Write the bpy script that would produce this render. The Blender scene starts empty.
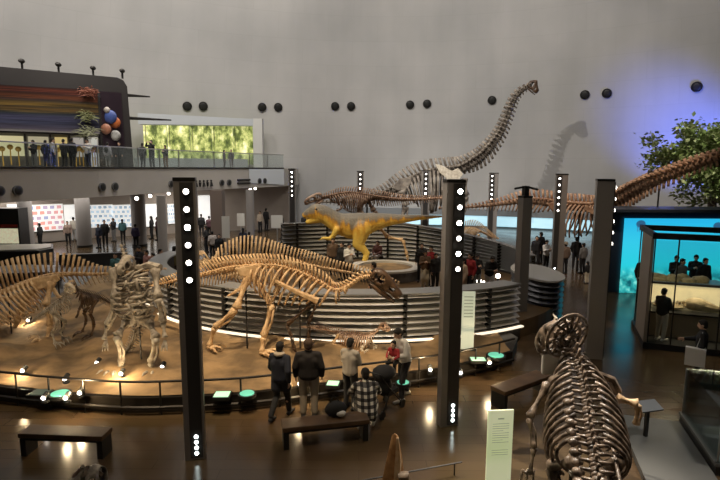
import bpy, math, random
import numpy as np
from mathutils import Vector, Matrix
RND = random.Random(7)
SC = bpy.context.scene
COL = SC.collection
PI = math.pi
# ------------------------------------------------------------------ camera
CAMZ = 5.2
FPX = 520.0
CAM_M = Matrix.Rotation(math.radians(90 - 7.9), 4, 'X') @ Matrix.Rotation(math.radians(0.3), 4, 'Z')
CAM_P = Vector((0, 0, CAMZ))
def ray(px, py):
    return CAM_M.to_3x3() @ Vector(((px - 360) / FPX, -(py - 240) / FPX, -1))
def G(px, py, z=0.0):
    v = ray(px, py)
    return CAM_P + v * ((z - CAMZ) / v.z)
def D(px, py, y):
    v = ray(px, py)
    return CAM_P + v * (y / v.y)
cd = bpy.data.cameras.new('camera')
cd.sensor_width = 36; cd.lens = FPX * 36 / 720; cd.clip_start = 0.05; cd.clip_end = 300
cam = bpy.data.objects.new('camera', cd); COL.objects.link(cam)
cam.matrix_world = Matrix.Translation(CAM_P) @ CAM_M
SC.camera = cam
# ------------------------------------------------------------------ materials
MATS = {}
def newmat(name):
    m = bpy.data.materials.new(name); m.use_nodes = True
    return m, m.node_tree, m.node_tree.nodes['Principled BSDF']
def rgb(c):
    return (c[0], c[1], c[2], 1)
def mat(name, col, rough=0.6, metal=0.0, var=0.0, scale=6.0, bump=0.0, emit=0.0, ecol=None, alt=None, coat=0.0):
    """plain material with optional noise between col and alt, and a noise bump"""
    if name in MATS: return MATS[name]
    m, nt, b = newmat(name)
    b.inputs['Base Color'].default_value = rgb(col)
    b.inputs['Roughness'].default_value = rough
    b.inputs['Metallic'].default_value = metal
    if coat: b.inputs['Coat Weight'].default_value = coat
    if emit:
        b.inputs['Emission Color'].default_value = rgb(ecol or col)
        b.inputs['Emission Strength'].default_value = emit
    if var or alt or bump:
        tc = nt.nodes.new('ShaderNodeTexCoord')
        n = nt.nodes.new('ShaderNodeTexNoise'); n.inputs['Scale'].default_value = scale
        n.inputs['Detail'].default_value = 5
        nt.links.new(tc.outputs['Object'], n.inputs['Vector'])
        if var or alt:
            r = nt.nodes.new('ShaderNodeValToRGB')
            a2 = alt or tuple(max(0, x * (1 - var)) for x in col)
            r.color_ramp.elements[0].position = .36; r.color_ramp.elements[0].color = rgb(a2)
            r.color_ramp.elements[1].position = .64; r.color_ramp.elements[1].color = rgb(col)
            nt.links.new(n.outputs['Fac'], r.inputs['Fac'])
            nt.links.new(r.outputs['Color'], b.inputs['Base Color'])
        if bump:
            bp = nt.nodes.new('ShaderNodeBump'); bp.inputs['Strength'].default_value = bump
            bp.inputs['Distance'].default_value = .05
            nt.links.new(n.outputs['Fac'], bp.inputs['Height'])
            nt.links.new(bp.outputs['Normal'], b.inputs['Normal'])
    MATS[name] = m
    return m
def glass(name, tint=(.9, .95, .95), refl=0.12):
    if name in MATS: return MATS[name]
    m = bpy.data.materials.new(name); m.use_nodes = True
    nt = m.node_tree; nt.nodes.clear()
    o = nt.nodes.new('ShaderNodeOutputMaterial')
    t = nt.nodes.new('ShaderNodeBsdfTransparent'); t.inputs['Color'].default_value = rgb(tint)
    g = nt.nodes.new('ShaderNodeBsdfGlossy'); g.inputs['Roughness'].default_value = .03
    f = nt.nodes.new('ShaderNodeFresnel'); f.inputs['IOR'].default_value = 1.45
    a = nt.nodes.new('ShaderNodeMath'); a.operation = 'MULTIPLY'; a.inputs[1].default_value = refl * 4
    x = nt.nodes.new('ShaderNodeMixShader')
    nt.links.new(f.outputs['Fac'], a.inputs[0]); nt.links.new(a.outputs[0], x.inputs['Fac'])
    nt.links.new(t.outputs[0], x.inputs[1]); nt.links.new(g.outputs[0], x.inputs[2])
    nt.links.new(x.outputs[0], o.inputs['Surface'])
    MATS[name] = m
    return m
def ramp(nt, stops, interp='LINEAR'):
    r = nt.nodes.new('ShaderNodeValToRGB'); e = r.color_ramp.elements
    r.color_ramp.interpolation = interp
    while len(e) < len(stops): e.new(.5)
    for k, (p, c) in enumerate(stops):
        e[k].position = p; e[k].color = rgb(c)
    return r
# ------------------------------------------------------------------ mesh buffer
def V3(p): return np.array((p[0], p[1], p[2]), float)
def nrm(v):
    l = np.linalg.norm(v); return v / l if l > 1e-9 else v
class MB:
    def __init__(s): s.v = []; s.f = []; s.m = []
    def add(s, vs, fs, mi=0):
        o = len(s.v)
        s.v.extend([tuple(map(float, p)) for p in vs])
        s.f.extend([tuple(i + o for i in f) for f in fs]); s.m.extend([mi] * len(fs))
        return s
    def box(s, c, d, rz=0.0, mi=0, taper=1.0, M=None):
        hx, hy, hz = d[0] / 2, d[1] / 2, d[2] / 2
        vs = []
        cz, sz = math.cos(rz), math.sin(rz)
        for z, t in ((-hz, 1), (hz, taper)):
            for x, y in ((-hx, -hy), (hx, -hy), (hx, hy), (-hx, hy)):
                x *= t; y *= t
                if M is not None:
                    q = M @ np.array((x, y, z)); vs.append((c[0] + q[0], c[1] + q[1], c[2] + q[2]))
                else:
                    vs.append((c[0] + x * cz - y * sz, c[1] + x * sz + y * cz, c[2] + z))
        return s.add(vs, [(0, 3, 2, 1), (4, 5, 6, 7), (0, 1, 5, 4), (1, 2, 6, 5), (2, 3, 7, 6), (3, 0, 4, 7)], mi)
    def tube(s, pts, rad, n=6, mi=0, flat=1.0, ref=None):
        P = [V3(p) for p in pts]; k = len(P)
        if not hasattr(rad, '__len__'): rad = [rad] * k
        T = [nrm(P[min(i + 1, k - 1)] - P[max(i - 1, 0)]) for i in range(k)]
        u = np.array(ref if ref is not None else ((0, 0, 1) if abs(T[0][2]) < .9 else (1, 0, 0)), float)
        vs = []
        for i in range(k):
            u = u - T[i] * np.dot(u, T[i])
            if np.linalg.norm(u) < 1e-4: u = np.cross(T[i], (0.3, .5, .8))
            u = nrm(u); w = np.cross(T[i], u)
            for j in range(n):
                a = 2 * PI * j / n
                vs.append(P[i] + (u * math.cos(a) + w * math.sin(a) * flat) * rad[i])
        fs = []
        for i in range(k - 1):
            for j in range(n):
                a = i * n + j; b = i * n + (j + 1) % n
                fs.append((a, b, b + n, a + n))
        fs.append(tuple(range(n - 1, -1, -1))); fs.append(tuple((k - 1) * n + j for j in range(n)))
        return s.add(vs, fs, mi)
    def ell(s, c, r, seg=10, rings=6, M=None, mi=0):
        c = V3(c)
        if not hasattr(r, '__len__'): r = (r, r, r)
        vs = []
        def put(x, y, z):
            q = np.array((x * r[0], y * r[1], z * r[2]))
            if M is not None: q = M @ q
            vs.append(c + q)
        put(0, 0, -1)
        for i in range(1, rings):
            t = -PI / 2 + PI * i / rings
            for j in range(seg):
                a = 2 * PI * j / seg
                put(math.cos(t) * math.cos(a), math.cos(t) * math.sin(a), math.sin(t))
        put(0, 0, 1); top = len(vs) - 1; fs = []
        for j in range(seg): fs.append((0, 1 + (j + 1) % seg, 1 + j))
        for i in range(rings - 2):
            for j in range(seg):
                a = 1 + i * seg + j; b = 1 + i * seg + (j + 1) % seg
                fs.append((a, b, b + seg, a + seg))
        o = 1 + (rings - 2) * seg
        for j in range(seg): fs.append((o + j, o + (j + 1) % seg, top))
        return s.add(vs, fs, mi)
    def caps(s, a, b, ra, rb=None, seg=12, flat=1.0, ref=None):
        """tapered capsule from a to b"""
        a = V3(a); b = V3(b); rb = ra if rb is None else rb
        d = nrm(b - a)
        if np.linalg.norm(b - a) < 1e-6: d = np.array((0, 0, 1.))
        pts = []; rad = []
        for t in (1, .92, .7, .38): pts.append(a - d * ra * t); rad.append(max(ra * math.sqrt(max(0, 1 - t * t)), ra * .03))
        pts += [a, b]; rad += [ra, rb]
        for t in (.38, .7, .92, 1): pts.append(b + d * rb * t); rad.append(max(rb * math.sqrt(max(0, 1 - t * t)), rb * .03))
        # explicit frames (constant direction)
        u = np.array(ref if ref is not None else ((0, 0, 1) if abs(d[2]) < .9 else (1, 0, 0)), float)
        u = nrm(u - d * np.dot(u, d)); w = np.cross(d, u); vs = []; k = len(pts)
        for p, r in zip(pts, rad):
            for j in range(seg):
                t = 2 * PI * j / seg
                vs.append(p + (u * math.cos(t) + w * math.sin(t) * flat) * r)
        fs = []
        for i in range(k - 1):
            for j in range(seg):
                e = i * seg + j; f = i * seg + (j + 1) % seg
                fs.append((e, f, f + seg, e + seg))
        fs.append(tuple(range(seg - 1, -1, -1))); fs.append(tuple((k - 1) * seg + j for j in range(seg)))
        return s.add(vs, fs)
    def prism(s, poly, z0, z1, mi=0, side=None):
        n = len(poly)
        vs = [(p[0], p[1], z0) for p in poly] + [(p[0], p[1], z1) for p in poly]
        s.add(vs, [tuple(range(n - 1, -1, -1)), tuple(range(n, 2 * n))], mi)
        o = len(s.v) - 2 * n
        for i in range(n):
            j = (i + 1) % n
            s.f.append((o + i, o + j, o + n + j, o + n + i)); s.m.append(mi if side is None else side)
        return s
    def slab(s, poly, th, mi=0):
        """extrude a planar 3-D polygon by vector th, centred on it"""
        th = V3(th) / 2; n = len(poly)
        vs = [V3(p) - th for p in poly] + [V3(p) + th for p in poly]
        fs = [tuple(range(n - 1, -1, -1)), tuple(range(n, 2 * n))]
        for i in range(n):
            j = (i + 1) % n; fs.append((i, j, n + j, n + i))
        return s.add(vs, fs, mi)
    def mesh(s, name, off=(0, 0, 0)):
        me = bpy.data.meshes.new(name)
        o = V3(off)
        me.from_pydata([tuple(np.array(p) - o) for p in s.v], [], s.f)
        return me
    def build(s, name, mats, parent=None, off=None, smooth=True, loc=None):
        if not isinstance(mats, (list, tuple)): mats = [mats]
        if off is None: off = (0, 0, 0)
        me = s.mesh(name, off)
        for m in mats: me.materials.append(m)
        if len(mats) > 1: me.polygons.foreach_set('material_index', s.m)
        if smooth: me.polygons.foreach_set('use_smooth', [True] * len(me.polygons))
        me.validate(); me.update()
        o = bpy.data.objects.new(name, me); COL.objects.link(o)
        if smooth and smooth != 'all':
            try: me.set_sharp_from_angle(angle=math.radians(42))
            except Exception: pass
        if parent is not None: o.parent = parent
        elif loc is not None: o.location = loc
        return o
def tag(o, label=None, cat=None, group=None, kind=None):
    if label: o['label'] = label
    if cat: o['category'] = cat
    if group: o['group'] = group
    if kind: o['kind'] = kind
    elif cat: o['kind'] = 'thing'
    return o
def thing(name, label, cat, loc=(0, 0, 0), rz=0.0, group=None):
    o = bpy.data.objects.new(name, None); COL.objects.link(o)
    o.empty_display_size = .1
    o.location = loc; o.rotation_euler = (0, 0, rz)
    return tag(o, label, cat, group)
def single(mb, name, mats, label, cat, base=None, group=None, smooth=True, kind=None):
    """one-mesh thing, origin at base (vertices given in world)"""
    if base is None:
        a = np.array(mb.v); base = ((a[:, 0].min() + a[:, 0].max()) / 2, (a[:, 1].min() + a[:, 1].max()) / 2, a[:, 2].min())
    o = mb.build(name, mats, None, base, smooth, loc=base)
    return tag(o, label, cat, group, kind)
def structure(mb, name, mats, smooth=False):
    o = mb.build(name, mats, None, None, smooth); o['kind'] = 'structure'; return o
def dup_tree(o, parent=None):
    c = o.copy(); COL.objects.link(c)
    if parent is not None: c.parent = parent
    for ch in list(o.children): dup_tree(ch, c)
    return c
def catmull(rows, n):
    """smooth resampling of control rows (first three columns position) into n rows evenly spaced along the curve"""
    A = np.array(rows, float)
    P = np.vstack([2 * A[0] - A[1], A, 2 * A[-1] - A[-2]])
    out = []
    for i in range(1, len(P) - 2):
        for t in np.linspace(0, 1, 24, endpoint=False):
            p0, p1, p2, p3 = P[i - 1], P[i], P[i + 1], P[i + 2]
            out.append(.5 * ((2 * p1) + (-p0 + p2) * t + (2 * p0 - 5 * p1 + 4 * p2 - p3) * t * t + (-p0 + 3 * p1 - 3 * p2 + p3) * t ** 3))
    out.append(P[-2]); out = np.array(out)
    s = np.concatenate([[0], np.cumsum(np.linalg.norm(np.diff(out[:, :3], axis=0), axis=1))])
    q = np.linspace(0, s[-1], n)
    return np.stack([np.interp(q, s, out[:, k]) for k in range(out.shape[1])], axis=1)
def remesh(mb, voxel, name, smooth=2, off=(0, 0, 0)):
    me = mb.mesh('tmp', off); ob = bpy.data.objects.new('tmp', me); COL.objects.link(ob)
    r = ob.modifiers.new('r', 'REMESH'); r.mode = 'VOXEL'; r.voxel_size = voxel
    if smooth:
        k = ob.modifiers.new('s', 'SMOOTH'); k.iterations = smooth; k.factor = .5
    dg = bpy.context.evaluated_depsgraph_get()
    out = bpy.data.meshes.new_from_object(ob.evaluated_get(dg)); out.name = name
    bpy.data.objects.remove(ob); bpy.data.meshes.remove(me)
    out.polygons.foreach_set('use_smooth', [True] * len(out.polygons))
    out.materials.clear()
    return out
# ------------------------------------------------------------------ shared materials
STEEL = mat('brushed_steel', (.42, .42, .42), .3, .9)
DARK = mat('dark_steel', (.03, .028, .026), .4, .5)
BLACK = mat('black_paint', (.012, .012, .012), .5)
WHITE = mat('white_paint', (.75, .74, .71), .6)
LAMP = mat('lamp_face', (1, 1, 1), .4, emit=7, ecol=(1, .93, .82))
# ================================================================== SETTING
def floor_mat():
    m, nt, b = newmat('dark_wood_floor')
    tc = nt.nodes.new('ShaderNodeTexCoord')
    br = nt.nodes.new('ShaderNodeTexBrick'); br.inputs['Scale'].default_value = 1
    br.inputs['Brick Width'].default_value = 2.4; br.inputs['Row Height'].default_value = .3
    br.inputs['Mortar Size'].default_value = .006; br.inputs['Bias'].default_value = -.2
    br.inputs['Color1'].default_value = (.092, .060, .031, 1); br.inputs['Color2'].default_value = (.080, .052, .027, 1)
    br.inputs['Mortar'].default_value = (.06, .038, .02, 1)
    n = nt.nodes.new('ShaderNodeTexNoise'); n.inputs['Scale'].default_value = .8; n.inputs['Detail'].default_value = 6
    mx = nt.nodes.new('ShaderNodeMix'); mx.data_type = 'RGBA'; mx.blend_type = 'MULTIPLY'; mx.inputs[0].default_value = .25
    nt.links.new(tc.outputs['Object'], br.inputs['Vector']); nt.links.new(tc.outputs['Object'], n.inputs['Vector'])
    nt.links.new(br.outputs['Color'], mx.inputs[6]); nt.links.new(n.outputs['Color'], mx.inputs[7])
    nt.links.new(mx.outputs[2], b.inputs['Base Color'])
    r = ramp(nt, [(.3, (.15, .15, .15)), (.7, (.26, .26, .26))])
    nt.links.new(n.outputs['Fac'], r.inputs['Fac']); nt.links.new(r.outputs['Color'], b.inputs['Roughness'])
    b.inputs['Specular IOR Level'].default_value = .3
    return m
FLOOR = floor_mat()
ELL_C = (2.0, 12.0); ELL_R = (35.0, 36.0); DOME_H = 30.0
mb = MB(); n = 96
mb.prism([(ELL_C[0] + ELL_R[0] * math.cos(2 * PI * i / n), ELL_C[1] + ELL_R[1] * math.sin(2 * PI * i / n)) for i in range(n)], -.3, 0)
structure(mb, 'floor', FLOOR)

def dome_mat():
    m, nt, b = newmat('dome_plaster')
    uv = nt.nodes.new('ShaderNodeUVMap')
    br = nt.nodes.new('ShaderNodeTexBrick'); br.inputs['Scale'].default_value = 1; br.offset = .5
    br.inputs['Brick Width'].default_value = 4.5; br.inputs['Row Height'].default_value = 1.9
    br.inputs['Mortar Size'].default_value = .012; br.inputs['Mortar Smooth'].default_value = .6
    br.inputs['Color1'].default_value = (.50, .495, .49, 1); br.inputs['Color2'].default_value = (.485, .48, .475, 1)
    br.inputs['Mortar'].default_value = (.43, .425, .42, 1)
    mp = nt.nodes.new('ShaderNodeMapping'); mp.inputs['Scale'].default_value = (.55, .05, 1)
    n = nt.nodes.new('ShaderNodeTexNoise'); n.inputs['Scale'].default_value = 1.0; n.inputs['Detail'].default_value = 6
    n2 = nt.nodes.new('ShaderNodeTexNoise'); n2.inputs['Scale'].default_value = .16; n2.inputs['Detail'].default_value = 4
    nt.links.new(uv.outputs['UV'], br.inputs['Vector']); nt.links.new(uv.outputs['UV'], mp.inputs['Vector'])
    nt.links.new(mp.outputs['Vector'], n.inputs['Vector']); nt.links.new(uv.outputs['UV'], n2.inputs['Vector'])
    r = ramp(nt, [(.35, (.93, .93, .93)), (.65, (1, 1, 1))]); nt.links.new(n.outputs['Fac'], r.inputs['Fac'])
    r2 = ramp(nt, [(.3, (.80, .81, .82)), (.7, (1, 1, 1))]); nt.links.new(n2.outputs['Fac'], r2.inputs['Fac'])
    a = nt.nodes.new('ShaderNodeMix'); a.data_type = 'RGBA'; a.blend_type = 'MULTIPLY'; a.inputs[0].default_value = 1
    c = nt.nodes.new('ShaderNodeMix'); c.data_type = 'RGBA'; c.blend_type = 'MULTIPLY'; c.inputs[0].default_value = 1
    nt.links.new(br.outputs['Color'], a.inputs[6]); nt.links.new(r.outputs['Color'], a.inputs[7])
    nt.links.new(a.outputs[2], c.inputs[6]); nt.links.new(r2.outputs['Color'], c.inputs[7])
    nt.links.new(c.outputs[2], b.inputs['Base Color']); b.inputs['Roughness'].default_value = .7
    return m
def dome_r(z):
    t = min(1, max(0, z / DOME_H)); return (1 - t ** 2.4) ** (1 / 2.4)
def dome_pt(a, z, inset=0.0):
    r = dome_r(z)
    return np.array((ELL_C[0] + (ELL_R[0] * r - inset) * math.cos(a), ELL_C[1] + (ELL_R[1] * r - inset) * math.sin(a), z))
vs = []; fs = []; nu, nv = 120, 40
for j in range(nv + 1):
    z = DOME_H * math.sin(PI / 2 * j / nv)
    for i in range(nu): vs.append(dome_pt(2 * PI * i / nu, z))
for j in range(nv):
    for i in range(nu):
        a = j * nu + i; b_ = j * nu + (i + 1) % nu
        fs.append((a, a + nu, b_ + nu, b_))
mb = MB(); mb.add(vs, fs)
dome = mb.build('wall_dome', dome_mat()); dome['kind'] = 'structure'
uvl = dome.data.uv_layers.new(name='UVMap')
for p in dome.data.polygons:
    for li in p.loop_indices:
        vi = dome.data.loops[li].vertex_index
        i, j = vi % nu, vi // nu
        if i == 0 and any(dome.data.loops[k].vertex_index % nu == nu - 1 for k in p.loop_indices): i = nu
        uvl.data[li].uv = (i / nu * 222.0, j / nv * 44.0)

def dome_hit(px, py, inset=0.0):
    """where the sight line through a pixel meets the dome wall"""
    v = ray(px, py); t = 20.0
    while t < 80:
        p = CAM_P + v * t
        r = dome_r(max(0, p.z))
        if ((p.x - ELL_C[0]) / (ELL_R[0] * r - inset)) ** 2 + ((p.y - ELL_C[1]) / (ELL_R[1] * r - inset)) ** 2 > 1: return p
        t += .05
    return p
# round air nozzles in the dome wall
NOZ = [(187, 106), (203, 106), (262, 107), (278, 107), (335, 106), (351, 106), (410, 104.5), (427, 103.5), (492, 100), (585, 94.5), (607, 93), (697, 86.5)]
NZW = ['leftmost of all', 'second from the left', 'left of the pair just right of the jungle mural',
       'right of the pair just right of the jungle mural', 'left of the pair above the yellow theropod', 'right of the pair above the yellow theropod',
       'left of the pair left of the raised neck', 'right of the pair left of the raised neck', 'single one just left of the raised head',
       'left of the pair right of the raised neck', 'right of the pair right of the raised neck', 'single one above the leafy tree']
for (px, py), w in zip(NOZ, NZW):
    p = dome_hit(px, py)
    r0_ = dome_r(p.z); dr_ = (dome_r(p.z + .05) - dome_r(p.z - .05)) / .1; an_ = math.atan2((p.y - ELL_C[1]) / ELL_R[1], (p.x - ELL_C[0]) / ELL_R[0])
    tu_ = np.array((-ELL_R[0] * math.sin(an_), ELL_R[1] * math.cos(an_), 0)); tv_ = np.array((ELL_R[0] * dr_ * math.cos(an_), ELL_R[1] * dr_ * math.sin(an_), 1)); d = -nrm(np.cross(tu_, tv_))
    t = thing('air_nozzle', 'round black dome-wall nozzle, ' + w, 'vent', Vector(p) + Vector(d) * .13, 0, 'black air nozzles in the dome wall')
    u = nrm(np.cross(d, (0, 0, 1))); w2 = np.cross(u, d)
    k = MB(); ring = []
    for rr, dd in ((.36, -.2), (.36, .05), (.3, .05), (.28, -.02)):
        ring.append([d * dd + (u * math.cos(a) + w2 * math.sin(a)) * rr for a in np.linspace(0, 2 * PI, 24, endpoint=False)])
    vs = [q for r_ in ring for q in r_]
    k.add(vs, [(i * 24 + j, i * 24 + (j + 1) % 24, (i + 1) * 24 + (j + 1) % 24, (i + 1) * 24 + j) for i in range(3) for j in range(24)])
    k.build('rim', DARK, t)
    k = MB(); k.ell((0, 0, 0), (.29, .29, .05), 16, 8, np.stack([u, w2, d], axis=1)); k.build('nozzle_ball', BLACK, t)
# ---------------------------------------------------------------- mezzanine
ZB, ZT = 3.72, 5.12
def front_at(px, py): return G(px, py, ZB)
MF = [front_at(-150, 212), front_at(-60, 207), front_at(0, 203), front_at(60, 199.3), front_at(100, 197), front_at(140, 194.3), front_at(180, 191.5), front_at(215, 189.6), front_at(250, 187.8), front_at(284, 186.2)]
MF = [(p.x, p.y) for p in MF]
back = [(MF[-1][0] + .6, 46.5), (-12, 45), (-20, 40.5), (-26, 34), (-30, 26), (-32, 18)]
mb = MB(); mb.prism(MF + back, ZB, ZT)
CONC = mat('mezzanine_face', (.50, .47, .43), .7, var=.08, scale=.7)
structure(mb, 'trim_mezzanine', CONC)
# dark capping line on the slab edge
mb = MB()
mb.tube([(x, y - .03, ZT + .02) for x, y in MF], .05, 6)
structure(mb, 'trim_slab_cap', DARK)
# pale end panel on the slab
e0, e1 = MF[-2], MF[-1]
mb = MB(); q0 = (e0[0], e0[1] - .1); q1 = (e1[0], e1[1] - .1)
mb.slab([(q0[0], q0[1], ZB + .35), (q1[0], q1[1], ZB + .12), (q1[0], q1[1], ZT - .05), (q0[0], q0[1], ZT - .05)], (.03, .06, 0))
structure(mb, 'trim_end_panel', mat('pale_panel', (.62, .66, .70), .4))
# vents and pictogram plates on the mezzanine face
def on_face(px, py, out=.06):
    for (xa, ya), (xb, yb) in zip(MF[:-1], MF[1:]):
        for k in range(40):
            t = k / 40; x = xa + (xb - xa) * t; y = ya + (yb - ya) * t
            v = ray(px, py); p = CAM_P + v * (y / v.y)
            if abs(p.x - x) < .12 * y / 22:
                dv = nrm(np.array((xb - xa, yb - ya, 0))); nv_ = np.array((dv[1], -dv[0], 0))
                return np.array((x, y, p.z)) + nv_ * out, dv, nv_
    raise ValueError((px, py))
FV = [(1, 191, 'at the left edge of the picture'), (18.5, 190.5, 'second from the left'), (103.5, 187, 'left one of the middle pair'), (117, 186.5, 'right one of the middle pair'),
      (173, 184, 'just left of the tall light pillar'), (224, 182.7, 'left of the pair after the small pictograms'), (231.5, 182.5, 'right of the pair after the small pictograms'),
      (261, 181, 'left one of the last pair'), (267, 180.8, 'right one of the last pair')]
for px, py, w in FV:
    p, dv, nv_ = on_face(px, py)
    t = thing('face_vent', 'round black mezzanine vent, ' + w, 'vent', p, 0, 'round vents in the mezzanine face')
    Mx = np.stack([dv, np.array((0, 0, 1.)), nv_], axis=1)
    k = MB(); k.tube([-nv_ * .08, nv_ * .03], .21, 20); k.build('rim', mat('grey_rim', (.12, .12, .12), .4), t)
    k = MB(); k.ell(nv_ * .03, (.17, .17, .03), 16, 6, Mx); k.build('nozzle_ball', BLACK, t)
# pictogram sign
p, dv, nv_ = on_face(206, 183.5)
t = thing('pictogram_sign', 'row of small dark pictograms on the mezzanine face', 'sign', p)
for k in range(5):
    q = MB(); c = dv * (k - 2) * .36
    q.ell(c + np.array((0, 0, .16)), .07, 8, 5)
    q.tube([c + np.array((0, 0, .08)), c + np.array((0, 0, -.2))], [.1, .05] if k % 2 else [.06, .12], 6)
    q.build('pictogram', BLACK, t)
p, dv, nv_ = on_face(246, 181.5)
t = thing('slot_sign', 'dark two-line sign on the mezzanine face between two vent pairs', 'sign', p)
for k in (0, 1):
    q = MB(); q.tube([dv * -.7 + np.array((0, 0, .12 - .24 * k)), dv * .7 + np.array((0, 0, .12 - .24 * k))], .06, 6); q.build('line', BLACK, t)
# glass balustrade on the mezzanine
GL = glass('balustrade_glass', (.86, .91, .91), .07)
rail = thing('glass_balustrade', 'glass balustrade with steel posts along the mezzanine edge', 'railing', (MF[3][0], MF[3][1], ZT))
off = (MF[3][0], MF[3][1], ZT)
tops = []
for (xa, ya), (xb, yb) in zip(MF[:-1], MF[1:]):
    L = math.hypot(xb - xa, yb - ya); k = max(1, round(L / 2.2))
    for i in range(k):
        x0, y0 = xa + (xb - xa) * i / k, ya + (yb - ya) * i / k
        x1, y1 = xa + (xb - xa) * (i + 1) / k, ya + (yb - ya) * (i + 1) / k
        dx, dy = (x1 - x0) * .02, (y1 - y0) * .02
        q = MB(); q.slab([(x0 + dx, y0 + dy, ZT + .06), (x1 - dx, y1 - dy, ZT + .06), (x1 - dx, y1 - dy, ZT + 1.02), (x0 + dx, y0 + dy, ZT + 1.02)], (.006, .014, 0))
        q.build('glass_panel', GL, rail, off, False)
        q = MB(); q.box((x0, y0, ZT + .53), (.05, .05, 1.06)); q.build('post', STEEL, rail, off, False)
        tops.append((x0, y0, ZT + 1.06))
tops.append((MF[-1][0], MF[-1][1], ZT + 1.06))
q = MB(); q.tube(tops, .03, 6); q.build('handrail', STEEL, rail, off)
# ---------------------------------------------------------------- strata wall upstairs
WA = np.array(D(-60, 61, 25.5)); WB = np.array(D(129, 76.5, 29.5))
ux = nrm(np.array((WB[0] - WA[0], WB[1] - WA[1], 0))); uy = np.array((-ux[1], ux[0], 0.)); LW = float(np.dot(WB - WA, ux))
zt0, zt1 = WA[2], WB[2] - .1
def wp(s, d, z): return np.array((WA[0], WA[1], 0)) + ux * s + uy * d + np.array((0, 0, z))
def wz(py, s): # z of a pixel row on the wall plane at distance s along it
    q = wp(s, 0, 0); return CAMZ + (168 - py) / 530 * q[1]
STW = thing('strata_wall', 'huge dark exhibit wall upstairs with stripes of rock layers', 'display wall', wp(LW * .6, .7, ZT))
so = tuple(wp(LW * .6, .7, ZT))
DKB = mat('wall_casing', (.014, .011, .0105), .6)
q = MB()
prof = [(0, 6.85), (LW - 1.6, 6.85), (LW - 1.6, ZT), (LW, ZT), (LW - .12, zt1 - .45), (LW - .3, zt1 - .12), (LW - .6, zt1), (0, zt0)]
vs = [wp(s, d, z) for d in (0, 1.6) for s, z in prof]; k = len(prof)
q.add(vs, [tuple(range(k)), tuple(range(2 * k - 1, k - 1, -1))] + [((i + 1) % k, i, k + i, k + (i + 1) % k) for i in range(k)])
q.build('casing', DKB, STW, so, False)
def strata_mat():
    m, nt, b = newmat('strata_print')
    tc = nt.nodes.new('ShaderNodeTexCoord'); sx = nt.nodes.new('ShaderNodeSeparateXYZ')
    nt.links.new(tc.outputs['UV'], sx.inputs[0])
    mp = nt.nodes.new('ShaderNodeMapping'); mp.inputs['Scale'].default_value = (1.6, 75, 1)
    nt.links.new(tc.outputs['UV'], mp.inputs['Vector'])
    n = nt.nodes.new('ShaderNodeTexNoise'); n.inputs['Scale'].default_value = 1; n.inputs['Detail'].default_value = 3
    nt.links.new(mp.outputs['Vector'], n.inputs['Vector'])
    r = ramp(nt, [(0, (.42, .40, .38)), (.05, (.10, .085, .12)), (.2, (.045, .05, .09)), (.34, (.065, .065, .125)), (.42, (.03, .04, .035)), (.5, (.17, .10, .03)), (.56, (.04, .035, .025)), (.62, (.20, .12, .025)), (.70, (.035, .03, .03)), (.78, (.16, .05, .02)), (.86, (.03, .015, .015)), (.94, (.14, .035, .02)), (1, (.02, .012, .012))])
    a = nt.nodes.new('ShaderNodeMath'); a.operation = 'MULTIPLY_ADD'; a.inputs[1].default_value = .3; nt.links.new(n.outputs['Fac'], a.inputs[0])
    s2 = nt.nodes.new('ShaderNodeMath'); s2.operation = 'SUBTRACT'; s2.inputs[1].default_value = .15
    nt.links.new(sx.outputs['Y'], s2.inputs[0]); nt.links.new(s2.outputs[0], a.inputs[2]); nt.links.new(a.outputs[0], r.inputs['Fac'])
    r3 = ramp(nt, [(.4, (.16, .16, .17)), (.62, (1, 1, 1))]); nt.links.new(n.outputs['Fac'], r3.inputs['Fac'])
    mx = nt.nodes.new('ShaderNodeMix'); mx.data_type = 'RGBA'; mx.blend_type = 'MULTIPLY'; mx.inputs[0].default_value = .85
    nt.links.new(r.outputs['Color'], mx.inputs[6]); nt.links.new(r3.outputs['Color'], mx.inputs[7])
    nt.links.new(mx.outputs[2], b.inputs['Base Color']); b.inputs['Roughness'].default_value = .35
    return m
def quad_uv(name, corners, m, parent=None, off=None, th=None):
    me = bpy.data.meshes.new(name); o_ = V3(off) if off is not None else np.zeros(3)
    me.from_pydata([tuple(V3(c) - o_) for c in corners], [], [(0, 1, 2, 3)])
    uvl_ = me.uv_layers.new(name='UVMap')
    for li, uv_ in enumerate(((0, 0), (1, 0), (1, 1), (0, 1))): uvl_.data[li].uv = uv_
    me.materials.append(m); o = bpy.data.objects.new(name, me); COL.objects.link(o)
    if th:
        md = o.modifiers.new('thickness', 'SOLIDIFY'); md.thickness = th
    if parent: o.parent = parent
    return o
s1 = LW - 1.62
quad_uv('strata_print', [wp(0, -.06, 6.95), wp(s1, -.06, 6.95), wp(s1, -.06, zt1 - .75), wp(0, -.06, zt0 - .95)], strata_mat(), STW, so, .04)
def wallpx(px, py, d=-.08):
    v = np.array(ray(px, py)); n0 = np.array((uy[0], uy[1], 0)); o0 = wp(0, d, 0)
    return np.array(CAM_P) + v * (np.dot(o0 - np.array(CAM_P), n0) / np.dot(v, n0))
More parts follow.
